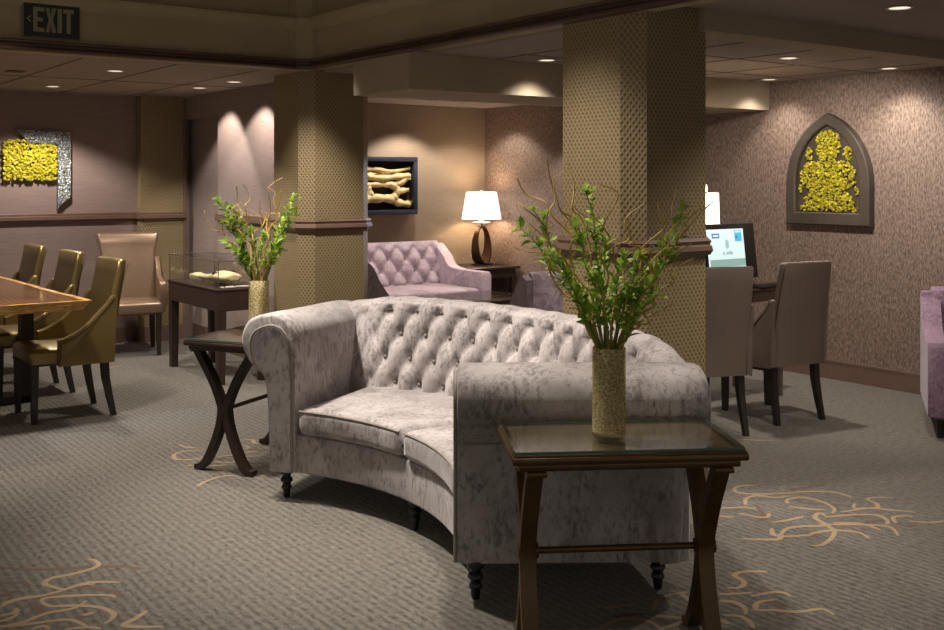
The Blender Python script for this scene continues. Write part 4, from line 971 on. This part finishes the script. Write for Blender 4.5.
# ------------------------------------------------------------------ exit sign
t = empty('exit_sign', (1.72, 6.70, 2.336), 0, 'dark green EXIT sign with left arrow on the beige fascia', 'sign')
bm = NB(); box(bm, -.167, .167, -.024, -.001, 0, .214, .002); obj('rim', bm, 'exit_rim', t, False)
bm = NB(); box(bm, -.161, .161, -.0265, -.02, .005, .209); pl_ = obj('plate', bm, 'exit_plate', t, False)
def sx_(u): return -.161+(u-185)/445*.322
def sz_(v): return .209-(v-5)/300*.204
def letter(nm, polys):
    bm = NB()
    for p in polys: prism(bm, [(sx_(u), sz_(v)) for u, v in p], lambda q: (q[0], -.0285, q[1]), lambda q: (q[0], -.026, q[1]))
    obj(nm, bm, 'exit_letter', pl_, False)
zt, zb = 45, 262
letter('letter', [[(258, zt), (290, zt), (290, zb), (258, zb)], [(290, zt), (345, zt), (345, zt+36), (290, zt+36)], [(290, 135), (334, 135), (334, 168), (290, 168)], [(290, zb-36), (345, zb-36), (345, zb), (290, zb)]])
letter('letter', [[(354, zt), (388, zt), (398, 128), (407, zt), (441, zt), (415, 153), (441, zb), (407, zb), (398, 180), (388, zb), (354, zb), (381, 153)]])
letter('letter', [[(452, zt), (487, zt), (487, zb), (452, zb)]])
letter('letter', [[(498, zt), (584, zt), (584, zt+36), (498, zt+36)], [(525, zt+36), (558, zt+36), (558, zb), (525, zb)]])
letter('arrow', [[(236, 120), (240, 132), (218, 150), (205, 150)], [(205, 150), (218, 150), (240, 172), (236, 184)]])

# ------------------------------------------------------------------ recessed lights and the ceiling vent
def downlight(x, y, z, label, group, e, ang=126, blend=.4, to=None, colr=SOFTW):
    t = empty('ceiling_light', (x, y, z), 0, label, 'ceiling light', group)
    bm = NB(); loft(bm, [[(r_*math.cos(2*PI*k/28), r_*math.sin(2*PI*k/28), q) for k in range(28)] for r_, q in ((.062, -.001), (.066, -.004), (.062, -.007), (.05, -.006), (.05, -.001))], False, loop=True); obj('trim_ring', bm, 'speck_white', t)
    bm = NB(); lathe(bm, [(.048, -.001), (.048, -.0035), (.03, -.005)], n=24); obj('lens', bm, 'downlight_lens', t)
    spot('downlight_beam', (x, y, z-.03), to or (x, y, 0), e, ang, blend, .035, colr)
G = 'recessed lights in the dining ceiling'
downlight(2.337, 9.04, 2.25, 'recessed ceiling light above the yellow moss art on the left wall', G, 40)
downlight(2.36, 7.5, 2.25, 'recessed ceiling light nearest the fascia, above the dining chairs', G, 40)
downlight(3.36, 8.47, 2.25, 'recessed ceiling light by the papered recess, left of the pair washing the partition', G, 20, 92, .35, (3.85, 8.80, .5))
downlight(3.375, 7.79, 2.25, 'recessed ceiling light nearest the far column, right of the pair washing the partition', G, 20, 92, .35, (3.85, 8.12, .5))
G = 'recessed lights in the alcove ceiling'
downlight(4.38, 5.20, 2.25, 'recessed ceiling light in front of the soffit left of the near column', G, 11, 120, .8)
downlight(5.53, 4.213, 2.25, 'recessed ceiling light above the computer desk chairs', G, 52, 130, .6, (6.5, 4.65, .5))
downlight(6.60, 4.2, 2.25, 'recessed ceiling light near the right wall, right of the gothic panel', G, 10, 122, .8)
downlight(6.59, 5.20, 2.25, 'faint recessed ceiling light by the right wall in front of the soffit end', G, 8, 122, .8)
downlight(4.6, 2.87, 2.30, 'recessed light in the dark entry ceiling at the top right', None, 34, 120, .8)
# lights of the alcove beyond the soffit, hidden above it from here
for x, y, e in ((4.6, 8.75, 22), (5.75, 8.70, 24), (6.45, 7.3, 26), (6.45, 8.6, 10), (5.2, 7.2, 22)): spot('alcove_spot', (x, y, 2.2), (x, y, 0), e, 118, .35, .04)
spot('alcove_spot', (6.1, 6.90, 2.2), (4.0, 6.84, 1.2), 90, 24, .8, .04, (.55, .68, 1.0))  # added cool spot standing in for an unseen bluish source beside the column
t = empty('ceiling_vent', (1.80, 7.95, 2.25), 0, 'small dark slot vent in the dining ceiling', 'vent')
bm = NB(); box(bm, -.06, .06, -.06, .06, -.006, -.001, .002); obj('grille', bm, 'vent_grey', t, False)
